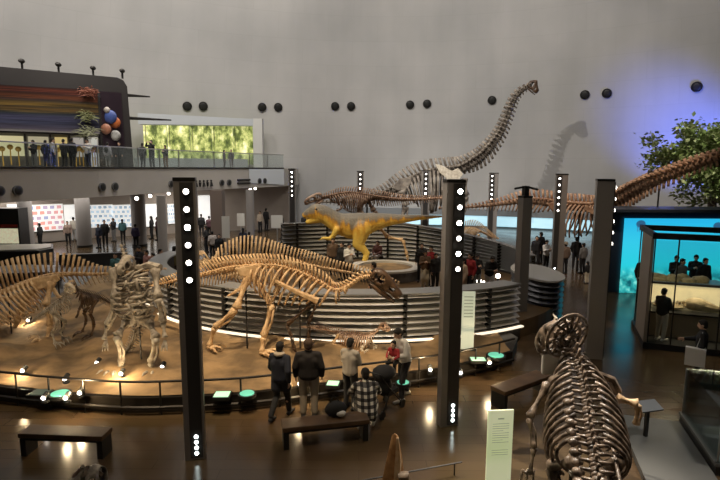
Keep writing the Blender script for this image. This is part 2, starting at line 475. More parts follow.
# plant fossil tufts printed as relief on the wall
for ty_, cc, wd in ((92, (.20, .06, .03), 'red'), (117, (.15, .16, .06), 'olive'), (133, (.24, .25, .15), 'pale')):
    q = MB()
    for k in range(90):
        a = RND.uniform(0, PI * 2); L = RND.uniform(.15, .6)
        c = wallpx(85, ty_, -.1) + np.array((RND.gauss(0, .25), 0, RND.gauss(0, .12))); e = c + ux * math.cos(a) * L + np.array((0, 0, math.sin(a) * L * .42)) - uy * RND.uniform(0, .12)
        q.tube([c, (c + e) / 2 + np.array((0, 0, .06)), e], [.02, .018, .006], 4)
    q.build('fern_relief', mat('fern_' + wd, cc, .6), STW, so)
# coloured globes on the right-hand panel
for px, py, r_, cc, nm in ((110, 117, .55, (.05, .09, .30), 'blue_globe'), (115, 122.5, .45, (.50, .13, .03), 'orange_globe'), (106, 129, .42, (.40, .17, .10), 'brown_globe'), (115.5, 135.5, .42, (.45, .45, .43), 'grey_globe'), (107, 110, .25, (.5, .45, .4), 'small_pale_globe')):
    c = wallpx(px, py, -.1)
    q = MB(); r_ *= .68; q.ell(c, (r_, .12, r_), 18, 10); q.build(nm, mat(nm, cc, .5, var=.5, scale=2.5), STW, so)
q = MB(); q.slab([wp(LW - 1.48, -.03, 6.3), wp(LW - .42, -.03, 6.3), wp(LW - .45, -.03, zt1 - .8), wp(LW - 1.48, -.03, zt1 - .8)], uy * .04)
q.build('side_panel', mat('plum_panel', (.016, .008, .014), .4), STW, so, False)
# little roof lamps on top and two arms on the side
for px in (15, 52, 89, 122):
    s = LW * (px + 60) / 189; z = zt0 + (zt1 - zt0) * s / LW
    q = MB(); q.tube([wp(s, .3, z), wp(s, .3, z + .35)], .06, 6); q.ell(wp(s, .2, z + .4), (.14, .2, .12), 8, 6); q.build('roof_lamp', DARK, STW, so)
for zz, L in ((zt1 - .85, 1.1), (zt1 - 2.1, 2.2)):
    q = MB(); q.tube([wp(LW - .3, .5, zz), wp(LW + L, .5, zz)], [.1, .04], 6); q.build('side_arm', DARK, STW, so)
# lit niches beneath it
NC = [(.95, .85, .45), (.62, .55, .35), (.95, .72, .25), (.6, .55, .5), (.9, .9, .8), (.75, .85, .8), (.9, .95, .9)]
q = MB(); q.slab([wp(0, 1.0, ZT), wp(LW - 2.15, 1.0, ZT), wp(LW - 2.15, 1.0, 6.85), wp(0, 1.0, 6.85)], uy * .1)
q.build('niche_back', mat('niche_back', (.22, .21, .2), .7), STW, so, False)
edges_px = [(-20, 12), (12, 38), (40, 58), (60, 76), (80, 91)]
for k, (a, b_) in enumerate(edges_px):
    sa, sb = (a + 60) / 189 * LW, (b_ + 60) / 189 * LW
    bx = MB(); bx.slab([wp(sa + .1, .8, ZT + .6), wp(sb - .1, .8, ZT + .6), wp(sb - .1, .8, 6.75), wp(sa + .1, .8, 6.75)], uy * .05)
    bx.build('niche_panel', mat('niche_%d' % k, (.6, .58, .52), .6, emit=.55, ecol=tuple(.8 * x for x in NC[k])), STW, so, False)
    sp_ = MB()
    for j in range(3):
        c = wp(sa + (sb - sa) * (.25 + .25 * j), .55, ZT + .95 + .1 * (j % 2)); sp_.ell(c, (.16, .12, .14), 8, 5); sp_.tube([c - np.array((0, 0, .9)), c], .03, 5)
    sp_.build('specimen', mat('amber_%d' % (k % 2), ((.55, .33, .06) if k != 3 else (.5, .48, .45)), .5), STW, so)
    f = MB(); f.box(wp(sb, .45, (ZT + 6.85) / 2), (.08, .5, 6.85 - ZT), math.atan2(ux[1], ux[0])); f.build('niche_divider', DKB, STW, so, False)
# ---------------------------------------------------------------- jungle mural room at the far end of the mezzanine
def mural_mat(name, seed, stretch=(7, 3.2)):
    m, nt, b = newmat(name)
    tc = nt.nodes.new('ShaderNodeTexCoord'); mp = nt.nodes.new('ShaderNodeMapping'); mp.inputs['Scale'].default_value = (stretch[0], stretch[1], 1); mp.inputs['Location'].default_value = (seed, seed * .7, 0)
    nt.links.new(tc.outputs['UV'], mp.inputs['Vector'])
    n = nt.nodes.new('ShaderNodeTexNoise'); n.inputs['Scale'].default_value = 1.2; n.inputs['Detail'].default_value = 7; n.inputs['Roughness'].default_value = .65
    nt.links.new(mp.outputs['Vector'], n.inputs['Vector'])
    r = ramp(nt, [(.3, (.02, .03, .01)), (.43, (.10, .13, .03)), (.5, (.30, .34, .10)), (.58, (.55, .55, .22)), (.7, (.85, .85, .6))])
    nt.links.new(n.outputs['Fac'], r.inputs['Fac'])
    mp2 = nt.nodes.new('ShaderNodeMapping'); mp2.inputs['Scale'].default_value = (5, .2, 1); nt.links.new(tc.outputs['UV'], mp2.inputs['Vector'])
    n2 = nt.nodes.new('ShaderNodeTexNoise'); n2.inputs['Scale'].default_value = 1; n2.inputs['Detail'].default_value = 2; nt.links.new(mp2.outputs['Vector'], n2.inputs['Vector'])
    r2 = ramp(nt, [(.34, (.06, .055, .04)), (.40, (1, 1, 1))]); nt.links.new(n2.outputs['Fac'], r2.inputs['Fac'])
    mx = nt.nodes.new('ShaderNodeMix'); mx.data_type = 'RGBA'; mx.blend_type = 'MULTIPLY'; mx.inputs[0].default_value = 1
    nt.links.new(r.outputs['Color'], mx.inputs[6]); nt.links.new(r2.outputs['Color'], mx.inputs[7])
    nt.links.new(mx.outputs[2], b.inputs['Base Color']); nt.links.new(mx.outputs[2], b.inputs['Emission Color']); b.inputs['Emission Strength'].default_value = .85
    return m
ma, mbp = D(143, 125, 39.0), D(253, 126.5, 43.6)
za, zb = CAMZ + .05, ma.z
zb2 = mbp.z
MUR = thing('jungle_mural', 'long backlit jungle mural upstairs beyond the dark exhibit wall', 'mural', ((ma.x + mbp.x) / 2, (ma.y + mbp.y) / 2, ZT))
mo = tuple(MUR.location)
segs = 5
for k in range(segs):
    t0, t1 = k / segs, (k + 1) / segs
    def mp_(t, z):
        bow = 0
        return (ma.x + (mbp.x - ma.x) * t, ma.y + (mbp.y - ma.y) * t + bow, z)
    quad_uv('mural_panel', [mp_(t0, ZT + .3), mp_(t1 - .004, ZT + .3), mp_(t1 - .004, zb + (zb2 - zb) * t1), mp_(t0, zb + (zb2 - zb) * t0)], mural_mat('jungle_%d' % k, 3.7 * k + 1, (2.2, 2.4)), MUR, mo, .05)
q = MB()
vs = []
for d in (-.12, .55):
    for t in np.linspace(0, 1, 9):
        b_ = 0
        vs.append((ma.x - .3 + (mbp.x + 1.0 - ma.x) * t, ma.y + (mbp.y - ma.y) * t + d + b_, zb + .05 + (zb2 - zb) * t)); vs.append((ma.x - .3 + (mbp.x + 1.0 - ma.x) * t, ma.y + (mbp.y - ma.y) * t + d + b_, zb + .85))
fs = [(2 * i, 2 * i + 2, 2 * i + 3, 2 * i + 1) for i in range(8)] + [(18 + 2 * i, 19 + 2 * i, 21 + 2 * i, 20 + 2 * i) for i in range(8)] + [(2 * i, 18 + 2 * i, 20 + 2 * i, 2 + 2 * i) for i in range(8)] + [(2 * i + 1, 2 * i + 3, 21 + 2 * i, 19 + 2 * i) for i in range(8)]
q.add(vs, fs); q.build('header', mat('mural_header', (.44, .47, .50), .7), MUR, mo)
q = MB(); q.box((mbp.x + .45, mbp.y - .1, (ZT + zb2 + .6) / 2), (.75, .7, zb2 + .6 - ZT)); q.build('end_pier', mat('pier_grey', (.50, .50, .49), .6), MUR, mo, False)
# low show table and rocks in front of the mural
q = MB(); q.box(((ma.x + mbp.x) / 2, (ma.y + mbp.y) / 2 - 2.2, ZT + .35), (8.0, 1.2, .7), math.atan2(mbp.y - ma.y, mbp.x - ma.x))
single(q, 'show_table', mat('table_grey', (.25, .27, .27), .5), 'long grey show table in front of the jungle mural', 'table', smooth=False)
# ---------------------------------------------------------------- under the mezzanine
ux_ = lambda p: (p.x, p.y)
BW = [(-30.3, 20), (-28.0, 27), (-24.4, 33.2), (-19.4, 38.0), (-13, 41.6), (-8.5, 43.6), (-6.0, 44.6)]
mb = MB()
pl = BW + [(x + .4, y + .6) for x, y in BW[::-1]]
mb.prism(pl, 0, ZB)
structure(mb, 'wall_gallery', mat('gallery_wall', (.36, .31, .27), .7, var=.15, scale=.5))
def bw_at(px):
    v = ray(px, 220)
    for (xa, ya), (xb, yb) in zip(BW[:-1], BW[1:]):
        # intersect ray (x = kx*y) with the wall line
        kx = v.x / v.y; dx, dy = xb - xa, yb - ya
        t = (kx * ya - xa) / (dx - kx * dy)
        if -.001 <= t <= 1.001: return np.array((xa + dx * t, ya + dy * t, 0)), nrm(np.array((dx, dy, 0)))
    return None
def panel_mat(name, kind):
    m, nt, b = newmat(name)
    tc = nt.nodes.new('ShaderNodeTexCoord')
    br = nt.nodes.new('ShaderNodeTexBrick'); br.inputs['Scale'].default_value = 1; br.inputs['Brick Width'].default_value = .22; br.inputs['Row Height'].default_value = .2
    br.inputs['Mortar Size'].default_value = .035
    cols = {'rows': ((.75, .30, .22), (.25, .35, .55)), 'blue': ((.45, .55, .65), (.2, .28, .35)), 'white': ((.8, .8, .78), (.7, .72, .72))}[kind]
    br.inputs['Color1'].default_value = rgb(cols[0]); br.inputs['Color2'].default_value = rgb(cols[1]); br.inputs['Mortar'].default_value = (.82, .82, .8, 1)
    nt.links.new(tc.outputs['UV'], br.inputs['Vector'])
    nt.links.new(br.outputs['Color'], b.inputs['Base Color']); nt.links.new(br.outputs['Color'], b.inputs['Emission Color']); b.inputs['Emission Strength'].default_value = .7
    return m
PAN = [(9, 21, 206, 233, 'white', 'narrow white lit panel on the gallery wall left of the first round column'), (34, 61, 206, 233, 'rows', 'large lit panel with rows of small red and blue pictures under the mezzanine'), (65, 78, 206, 232, 'white', 'narrow lit panel just left of the second gallery column'),
       (92, 112, 206, 229, 'blue', 'lit case of pale specimens just right of the second gallery column'), (113, 132, 206, 229, 'blue', 'lit case of pale specimens left of the third gallery column'),
       (146, 159, 205, 228, 'white', 'lit panel between the third column and the slim pale post'), (168, 176, 205, 225, 'blue', 'lit blue panel right behind the slim pale post'), (199, 211, 196, 225, 'white', 'bright white doorway-like screen at the far end of the gallery')]
for a, b_, y0, y1, kd, lb in PAN:
    p, dv = bw_at((a + b_) / 2); w = (b_ - a) / 528 * p[1]
    z0 = CAMZ - (y1 - 168) / 528 * p[1]; z1 = min(ZB - .02, CAMZ - (y0 - 168) / 528 * p[1])
    nv_ = np.array((dv[1], -dv[0], 0))
    t = thing('picture_display', lb, 'display panel', p + nv_ * .1 + np.array((0, 0, z0)))
    of = tuple(t.location); c = p + nv_ * .1; cd_ = dv * (w / 2 * math.hypot(1, .3))
    q = MB(); q.slab([c - cd_ * 1.03 + (0, 0, z0 - .04), c + cd_ * 1.03 + (0, 0, z0 - .04), c + cd_ * 1.03 + (0, 0, z1), c - cd_ * 1.03 + (0, 0, z1)], nv_ * .06); q.build('frame', WHITE, t, of, False)
    c = c + nv_ * .06
    quad_uv('picture', [c - cd_ + (0, 0, z0), c + cd_ + (0, 0, z0), c + cd_ + (0, 0, z1 - .05), c - cd_ + (0, 0, z1 - .05)], panel_mat('panel_%d' % a, kd), t, of, .02)
# columns
COLM = mat('column_paint', (.30, .28, .27), .6)
def column(px, ybase, w, lb, top=ZB, rnd=True, m=COLM):
    g = G(px, ybase); r_ = w / 2 / 528 * g.y
    t = thing('support_column', lb, 'column', g)
    q = MB()
    if rnd: q.tube([(0, 0, 0), (0, 0, top)], r_, 24, ref=(1, 0, 0))
    else: q.box((0, 0, top / 2), (2 * r_, 2 * r_, top))
    q.build('shaft', m, t)
    q = MB(); q.tube([(0, 0, 0), (0, 0, .15)], r_ * 1.06, 24, ref=(1, 0, 0)); q.build('foot_ring', DARK, t)
column(28, 249, 13, 'grey round column left of the lit red and blue picture panel')
column(85, 247, 14, 'thick grey round column right of the lit red and blue picture panel')
column(140, 246, 14, 'grey round column left of the slim pale post')
column(164, 266, 9, 'slim pale post in front of the gallery columns', m=mat('post_paint', (.45, .43, .42), .5))
column(251, 245, 8, 'thin grey column under the far end of the mezzanine')
column(219, 247, 12, 'broad brown pier under the mezzanine right of the bright screen', rnd=False, m=mat('brown_pier', (.17, .13, .11), .6))
# small ceiling spots under the slab
for px, py, lb in ((133, 196.5, 'left of the slim pale post'), (147, 194, 'between the third column and slim post'), (166, 191.5, 'above the slim pale post'), (249, 187.5, 'left one near the far end'), (254, 186.5, 'right one near the far end')):
    g = G(px, py + 2.0, ZB - .12)
    t = thing('ceiling_spot', 'small bright spotlight under the mezzanine ceiling ' + lb, 'lamp', (g.x, g.y + .5, ZB - .12), 0, 'spotlights under the mezzanine')
    q = MB(); q.tube([(0, 0, .12), (0, 0, 0)], .1, 10); q.build('housing', DARK, t)
    q = MB(); q.ell((0, -.06, -.02), .1, 10, 6); q.build('bulb', LAMP, t)
# low counters and walls at the left
q = MB()
q.prism([tuple(G(x, y, 0))[:2] for x, y in ((-60, 264), (0, 263), (40, 262), (54, 259), (54, 254), (0, 255), (-60, 256))], 0, .62)
single(q, 'long_counter', mat('counter_dark', (.035, .033, .035), .4), 'long dark counter with a rounded end under the mezzanine', 'counter', smooth=False)
q = MB()
q.prism([tuple(G(x, y, 0))[:2] for x, y in ((-60, 263.5), (0, 262.5), (38, 261.5), (52, 258.5), (52, 255), (0, 256), (-60, 257))], .62, .68)
single(q, 'counter_top', mat('counter_top', (.62, .58, .5), .4), 'pale strip worktop lying on the long dark counter', 'worktop', smooth=False)
g = G(-6, 244)
g = G(10, 252)
t = thing('lit_showcase', 'dark showcase with a red topped bright picture at the left edge', 'showcase', g)
q = MB(); q.box((0, 0, 1.35), (2.0, .9, 2.7)); q.build('casing', mat('case_black', (.02, .018, .018), .4), t, None, False)
q = MB(); q.box((.25, -.47, 1.05), (1.3, .04, .9)); q.build('picture', mat('case_picture', (.75, .7, .5), .5, var=.5, scale=3, alt=(.45, .2, .1), emit=.5, ecol=(.8, .75, .5)), t, None, False)
q = MB(); q.box((.25, -.47, 1.65), (1.3, .05, .18)); q.build('red_band', mat('case_red', (.4, .03, .02), .5), t, None, False)
for (x0, y0, x1, y1, h, lb) in ((60, 270, 128, 267, .75, 'low blue-grey partition behind the high-spined skeleton'), (-60, 292, 62, 288, .7, 'long dark grey partition behind the high-spined skeleton at left')):
    a, b_ = G(x0, y0), G(x1, y1)
    d = Vector((b_.x - a.x, b_.y - a.y, 0)); L = d.length
    t = thing('low_partition', lb, 'partition', ((a.x + b_.x) / 2, (a.y + b_.y) / 2, 0), math.atan2(d.y, d.x))
    q = MB(); q.box((0, 0, h / 2), (L, .18, h)); q.build('panel', mat('partition_grey', (.05, .055, .065), .45), t, None, False)
    q = MB(); q.box((0, 0, h + .02), (L, .24, .04)); q.build('capping', mat('partition_cap', (.10, .10, .11), .4), t, None, False)
# far blue light strip at the foot of the dome
a0, a1 = math.radians(52), math.radians(97)
q = MB(); pts = [dome_pt(a, .1, .9) for a in np.linspace(a0, a1, 24)]
for (pa, pb) in zip(pts[:-1], pts[1:]):
    q.add([pa + (0, 0, .05), pb + (0, 0, .05), pb + (0, 0, .95), pa + (0, 0, .95), pa + (0, .4, .05), pb + (0, .4, .05), pb + (0, .4, .95), pa + (0, .4, .95)],
          [(0, 1, 2, 3), (3, 2, 6, 7), (5, 4, 7, 6), (1, 0, 4, 5)])
lw = thing('low_light_wall', 'low wall with a glowing pale blue strip around the foot of the dome', 'light wall', (pts[12][0], pts[12][1], 0))
LWO = tuple(lw.location)
q.build('glow_strip', mat('blue_glow', (.5, .7, .8), .5, emit=.75, ecol=(.42, .72, .85)), lw, LWO, False)
q = MB()
for (pa, pb) in zip(pts[:-1], pts[1:]):
    q.add([pa + (0, -.1, .95), pb + (0, -.1, .95), pb + (0, -.1, 1.5), pa + (0, -.1, 1.5), pa + (0, .5, .95), pb + (0, .5, .95), pb + (0, .5, 1.5), pa + (0, .5, 1.5)],
          [(0, 1, 2, 3), (3, 2, 6, 7), (5, 4, 7, 6), (1, 0, 4, 5)])
q.build('upper_band', mat('band_grey', (.22, .24, .26), .6), lw, LWO, False)
# ================================================================== LIGHT PILLARS
PILM = mat('pillar_brown', (.24, .22, .205), .45, .1)
PILD = mat('pillar_strip', (.04, .037, .036), .35)
LAMPC = mat('lamp_cool', (1, 1, 1), .4, emit=9, ecol=(.85, 1, .97))
LAMPH = mat('lamp_hot', (1, 1, 1), .4, emit=60, ecol=(1, .93, .80))
def light_pillar(px, ybase, ytop, wpx, lb, rz=0.0, lamp_side='front', hot=(2,), depth=.55, lampn=6, strip=.62, soff=.15):
    g = G(px, ybase)
    w = wpx / 528 * g.y
    top = CAMZ - (ytop - 168) / 528 * g.y
    t = thing('light_pillar', lb, 'light pillar', g, rz, 'tall light pillars')
    q = MB(); q.box((0, 0, top / 2), (w, w * depth, top)); q.build('body', PILM, t, None, False)
    q = MB(); q.box((0, 0, top + .03), (w * 1.03, w * depth * 1.05, .06)); q.build('cap', DARK, t, None, False)
    if lamp_side is None: return t
    # strip on a face
    if lamp_side == 'front': n_ = np.array((0, -1, 0.)); s_ = np.array((1., 0, 0)); hw = w * strip / 2; fc = np.array((w * soff, -w * depth / 2, 0)); 
    elif lamp_side == 'right': n_ = np.array((1., 0, 0)); s_ = np.array((0, 1., 0)); hw = w * depth * .45; fc = np.array((w / 2, 0, 0))
    else: n_ = np.array((-1., 0, 0)); s_ = np.array((0, -1., 0)); hw = w * depth * .45; fc = np.array((-w / 2, 0, 0))
    q = MB(); q.slab([fc + n_ * .01 - s_ * hw + (0, 0, .05), fc + n_ * .01 + s_ * hw + (0, 0, .05), fc + n_ * .01 + s_ * hw + (0, 0, top - .02), fc + n_ * .01 - s_ * hw + (0, 0, top - .02)], n_ * .03)
    q.build('light_strip', PILD, t, None, False)
    Mx = np.stack([s_, np.array((0, 0, 1.)), n_], axis=1)
    r_ = min(.05, hw * .46)
    for i in range(lampn):
        z = top - .17 - i * .30
        q = MB(); q.tube([fc + n_ * .02 + (0, 0, z), fc + n_ * .055 + (0, 0, z)], r_ * 1.25, 12); rg = q.build('lamp', DARK, t)
        q = MB(); q.ell(fc + n_ * .05 + (0, 0, z), (r_, r_, .035), 12, 6, Mx); q.build('lamp_lens', LAMPH if i in hot else LAMP, rg)
    for i in range(4):
        z = .14 + i * .105
        q = MB(); q.ell(fc + n_ * .03 + (0, 0, z), (.035, .035, .02), 10, 6, Mx); q.build('base_light', LAMPC, t)
    return t
light_pillar(196, 457, 182, 21, 'tall dark light pillar with glowing lamps behind the bench at lower left', math.radians(10), hot=(2,), soff=.10)
light_pillar(447, 424, 182, 20, 'tall dark light pillar with glowing lamps beside the man in the white top', math.radians(14), hot=(0, 2, 4), soff=.16)
light_pillar(593, 357, 180, 16, 'broad light pillar seen mostly from its blank side left of the blue screen', math.radians(-16), 'right', hot=(), depth=.8)
p_ = light_pillar(519, 327, 197, 11, 'dark pillar without lamps on view, bracket on top, at the ring wall\'s right end', math.radians(20), None, depth=.8)
g = p_.location
q = MB(); tz = CAMZ - (197 - 168) / 528 * g.y
q.box((0, 0, tz + .2), (.16, .16, .35)); q.tube([(-.35, .1, tz + .28), (0, 0, tz + .35), (.4, -.1, tz + .25)], .035, 6); q.build('top_bracket', DARK, p_)
light_pillar(556, 277, 174, 11, 'slim light pillar behind the round pale-topped plinth', math.radians(-8), 'front', hot=(), strip=.45, soff=-.25)
light_pillar(491, 246, 173, 9, 'slim light pillar right behind the ring\'s back wall', math.radians(-8), 'front', hot=(4,), strip=.5, soff=-.2)
light_pillar(424, 251, 171, 8, 'far light pillar among the ribs of the long-necked skeleton', 0, 'front', hot=(4,), strip=.6, soff=0)
light_pillar(360, 247, 172, 7, 'far light pillar above the back of the yellow theropod', 0, 'front', hot=(3,), strip=.7, soff=0)
light_pillar(293, 247, 170, 7, 'far light pillar at the end of the mezzanine', 0, 'front', hot=(0,), strip=.7, soff=0)
# ================================================================== EXHIBIT PLATFORM + RING
PZ = .36
ROCK = mat('sculpted_ground', (.36, .235, .115), .8, var=.62, scale=1.3, bump=1.2)
FE = [G(x, y) for x, y in ((-120, 384), (-60, 393), (0, 401), (60, 408), (130, 413), (180, 412), (240, 409), (300, 402), (350, 395), (400, 388), (440, 382), (480, 373), (512, 364))]
FE = [(p.x, p.y) for p in FE]
FEs = [tuple(r) for r in catmull([(x, y, 0) for x, y in FE], 60)[:, :2]]
RC = (-.15, 20.2); RX, RY = 7.7, 6.2
def ringp(a, dr=0.0): return (RC[0] + (RX + dr) * math.cos(a), RC[1] + (RY + dr) * math.sin(a))
backp = [(4.6, 14.6), (4.0, 17.5), (0, 18), (-4, 19), (-7, 22), (-9, 25), (-17, 25.5), (-22, 22)]
mb = MB(); mb.prism(FEs + backp, 0, PZ - .02)
structure(mb, 'trim_exhibit_stage', mat('stage_edge', (.02, .016, .012), .4))
# sculpted ground on the stage: a relief grid
def inside(x, y, poly):
    c = False; n_ = len(poly); j = n_ - 1
    for i in range(n_):
        xi, yi = poly[i]; xj, yj = poly[j]
        if (yi > y) != (yj > y) and x < (xj - xi) * (y - yi) / (yj - yi) + xi: c = not c
        j = i
    return c
def front_y(x):
    for (xa, ya), (xb, yb) in zip(FEs[:-1], FEs[1:]):
        if xa <= x <= xb: return ya + (yb - ya) * (x - xa) / (xb - xa + 1e-9)
    return FEs[0][1] if x < FEs[0][0] else FEs[-1][1]
def back_y(x):
    for (xa, ya), (xb, yb) in zip(backp[:-1], backp[1:]):
        if xb <= x <= xa: return ya + (yb - ya) * (x - xa) / (xb - xa - 1e-9)
    return backp[0][1]
vs = []; fs = []; nx, ny = 130, 34
x0_, x1_ = FEs[0][0] + .05, FEs[-1][0] - .05
for i in range(nx + 1):
    x = x0_ + (x1_ - x0_) * i / nx
    ya, yb = front_y(x) + .06, max(front_y(x) + .6, back_y(x) - .1)
    for j in range(ny + 1):
        y = ya + (yb - ya) * j / ny
        h = .06 + .08 * math.sin(x * 1.3 + y * .7) + .06 * math.sin(x * 2.9 - y * 2.1) + .05 * math.sin(5.1 * x + 3.3 * y)
        e = min(1, (y - ya - .5) / .6, (yb - y) / .35 + .05)
        vs.append((x, y, PZ + max(0, h) * max(0, e) + .005))
for i in range(nx):
    for j in range(ny):
        a = i * (ny + 1) + j; fs.append((a, a + ny + 1, a + ny + 2, a + 1))
q = MB(); q.add(vs, fs)
o = q.build('sculpted_ground', ROCK); tag(o, 'sculpted sandy brown ground on the low stage under the skeletons', 'stage ground')
o['kind'] = 'structure'; o.name = 'floor_stage'
def stage_z(x, y): return PZ + .06
# ring floor
q = MB(); q.prism([ringp(2 * PI * i / 72) for i in range(72)], 0, .55)
structure(q, 'floor_ring', mat('ring_floor', (.16, .10, .05), .35, var=.3, scale=1.2))
RF = .55
# ring walls
SLAT = mat('slat_steel', (.52, .51, .49), .3, .45)
SLATD = mat('slat_bracket', (.015, .015, .015), .5)
def louvre(name, lb, a0, a1, z0, z1_, nsl, nbr, glow=True, outward=1, drop=0.0, topw=.55):
    n_ = 64; aa = np.linspace(a0, a1, n_); z1 = z1_
    def dz_(a, z): return -drop * max(0, (a1 - a) / (a1 - a0) - .45) / .55 * max(0, (z - z0) / (z1 - z0))
    mid = ringp((a0 + a1) / 2); t = thing(name, lb, 'louvred wall', (mid[0], mid[1], 0)); of = tuple(t.location)
    for k in range(nsl):
        z = z0 + .12 + (z1 - z0 - .14) * k / (nsl - 1); hh = (z1 - z0) / nsl * .33
        q = MB(); vs = []
        for a in aa:
            h_ = hh * (1 + dz_(a, z1) / (z1 - z0))
            for dr, dz in ((.10, -h_), (.125, -h_), (-.03, h_), (-.055, h_)):
                x, y = ringp(a, dr * outward); vs.append((x, y, z + dz + dz_(a, z)))
        fs = []
        for i in range(n_ - 1):
            for j in range(4):
                b_ = i * 4 + j; c = i * 4 + (j + 1) % 4; fs.append((b_, c, c + 4, b_ + 4))
        q.add(vs, fs); q.build('slat', SLAT, t, of, False)
    # solid dark inner skin, top rail, plinth and brackets
    def band(dr0, dr1, za, zb_, m, nm):
        q = MB(); vs = []
        for a in aa:
            for dr, z in ((dr0, za), (dr1, za), (dr1, zb_), (dr0, zb_)):
                x, y = ringp(a, dr * outward); vs.append((x, y, z + dz_(a, z)))
        fs = []
        for i in range(n_ - 1):
            for j in range(4):
                b_ = i * 4 + j; c = i * 4 + (j + 1) % 4; fs.append((b_, c, c + 4, b_ + 4))
        fs += [(0, 1, 2, 3), (4 * n_ - 4, 4 * n_ - 1, 4 * n_ - 2, 4 * n_ - 3)]
        q.add(vs, fs); q.build(nm, m, t, of, False)
    band(-.14, -.11, z0 - .02, z1 - .02, mat('ring_skin', (.045, .043, .04), .5), 'inner_skin')
    band(-topw, .12, z1, z1 + .05, mat('ring_top', (.33, .33, .33), .35, .6), 'top_rail')
    band(-.1, .16, 0.0, z0 + .02, mat('ring_plinth', (.05, .045, .04), .5), 'plinth')
    if glow: band(.16, .27, z0 - .05, z0 - .01, mat('ring_glow', (1, .9, .7), .5, emit=1.1, ecol=(1, .86, .66)), 'light_ledge')
    for k in range(nbr):
        a = a0 + (a1 - a0) * (k + .5) / nbr
        x, y = ringp(a, .06 * outward); q = MB()
        ta = math.atan2(RY * math.cos(a), -RX * math.sin(a))
        for kk in range(nsl):
            z = z0 + .12 + (z1 - z0 - .14) * kk / (nsl - 1)
            q.box((x, y, z + dz_(a, z)), (.1, .2, .1), ta)
        q.box((ringp(a, .0)[0], ringp(a, .0)[1], (z0 + z1 + dz_(a, z1)) / 2), (.05, .08, z1 - z0 + dz_(a, z1)), ta)
        q.build('bracket', SLATD, t, of, False)
    return t
louvre('ring_wall', 'curved silver louvred wall along the front of the ring, behind the standing skeletons', math.radians(172), math.radians(310), .50, 1.72, 7, 7)
louvre('ring_wall', 'curved silver louvred wall along the back of the ring, behind the yellow theropod', math.radians(14), math.radians(119), .62, 2.4, 9, 9, glow=False, outward=-1, drop=.85, topw=.15)
# round plinth at the right end of the ring
g = G(534, 321)
t = thing('round_plinth', 'round dark louvred plinth with a pale top at the right end of the ring', 'plinth', (g.x + .45, g.y + 1.3, 0)); cx, cy = .8, 1.6
def el(a, k=1.0): return (cx * k * math.cos(a), cy * k * math.sin(a))
q = MB(); q.prism([el(2 * PI * i / 40, .9) for i in range(40)], 0, 1.42); q.build('core', SLATD, t, None)
for k in range(7):
    q = MB(); vs = []; z = .15 + k * .19
    for i in range(40):
        a = 2 * PI * i / 40
        for kk, dz in ((1.0, -.05), (1.02, -.05), (.93, .06), (.91, .06)): x, y = el(a, kk); vs.append((x, y, z + dz))
    fs = [(i * 4 + j, i * 4 + (j + 1) % 4, ((i + 1) % 40) * 4 + (j + 1) % 4, ((i + 1) % 40) * 4 + j) for i in range(40) for j in range(4)]
    q.add(vs, fs); q.build('slat', mat('slat_dark', (.12, .12, .13), .35, .7), t, None, False)
q = MB(); q.prism([el(2 * PI * i / 40, 1.03) for i in range(40)], 1.42, 1.48); q.build('top', mat('plinth_top', (.50, .48, .45), .5), t, None, False)
# oval seat island in the ring
g = G(388, 283, RF)
t = thing('oval_planter', 'low oval white-rimmed island on the ring floor below the yellow theropod', 'planter', (g.x - .05, g.y + 1.2, RF)); ex, ey = 1.5, 1.4
q = MB(); q.prism([(ex * math.cos(a), ey * math.sin(a)) for a in np.linspace(0, 2 * PI, 48, endpoint=False)], 0, .42); q.build('wall', mat('planter_wall', (.10, .09, .085), .5), t, None, False)
q = MB(); vs = []
for a in np.linspace(0, 2 * PI, 48, endpoint=False):
    for k, z in ((1.04, .42), (1.04, .5), (.78, .5), (.78, .42)): vs.append((ex * k * math.cos(a), ey * k * math.sin(a), z))
q.add(vs, [(i * 4 + j, i * 4 + (j + 1) % 4, ((i + 1) % 48) * 4 + (j + 1) % 4, ((i + 1) % 48) * 4 + j) for i in range(48) for j in range(4)])
q.build('rim', mat('planter_rim', (.55, .53, .5), .5), t, None, False)
q = MB(); q.ell((0, 0, .36), (ex * .8, ey * .8, .16), 24, 8); q.build('sand_bed', ROCK, t)
# flat pale slab on the right of the ring floor
q = MB(); a, b_, c, d = G(455, 296, RF + .9), G(520, 287, RF + .9), G(508, 300, RF + .9), G(462, 309, RF + .9)
# ================================================================== FRONT RAILING
RAILP = [(x, y - .10) for x, y in FEs]
rl = thing('stage_railing', 'low two-bar dark railing along the front of the stage', 'railing', (RAILP[30][0], RAILP[30][1], 0)); of = tuple(rl.location)
for z, nm in ((.74, 'top_bar'), (.16, 'low_bar')):
    q = MB(); q.tube([(x, y, z) for x, y in RAILP], .028 if z > .5 else .045, 6); q.build(nm, mat('rail_dark', (.02, .017, .015), .35, .4), rl, of)
for i in range(0, 60, 3):
    x, y = RAILP[i]
    q = MB(); q.tube([(x, y, 0), (x, y, .74)], .022, 6); q.build('post', DARK, rl, of)
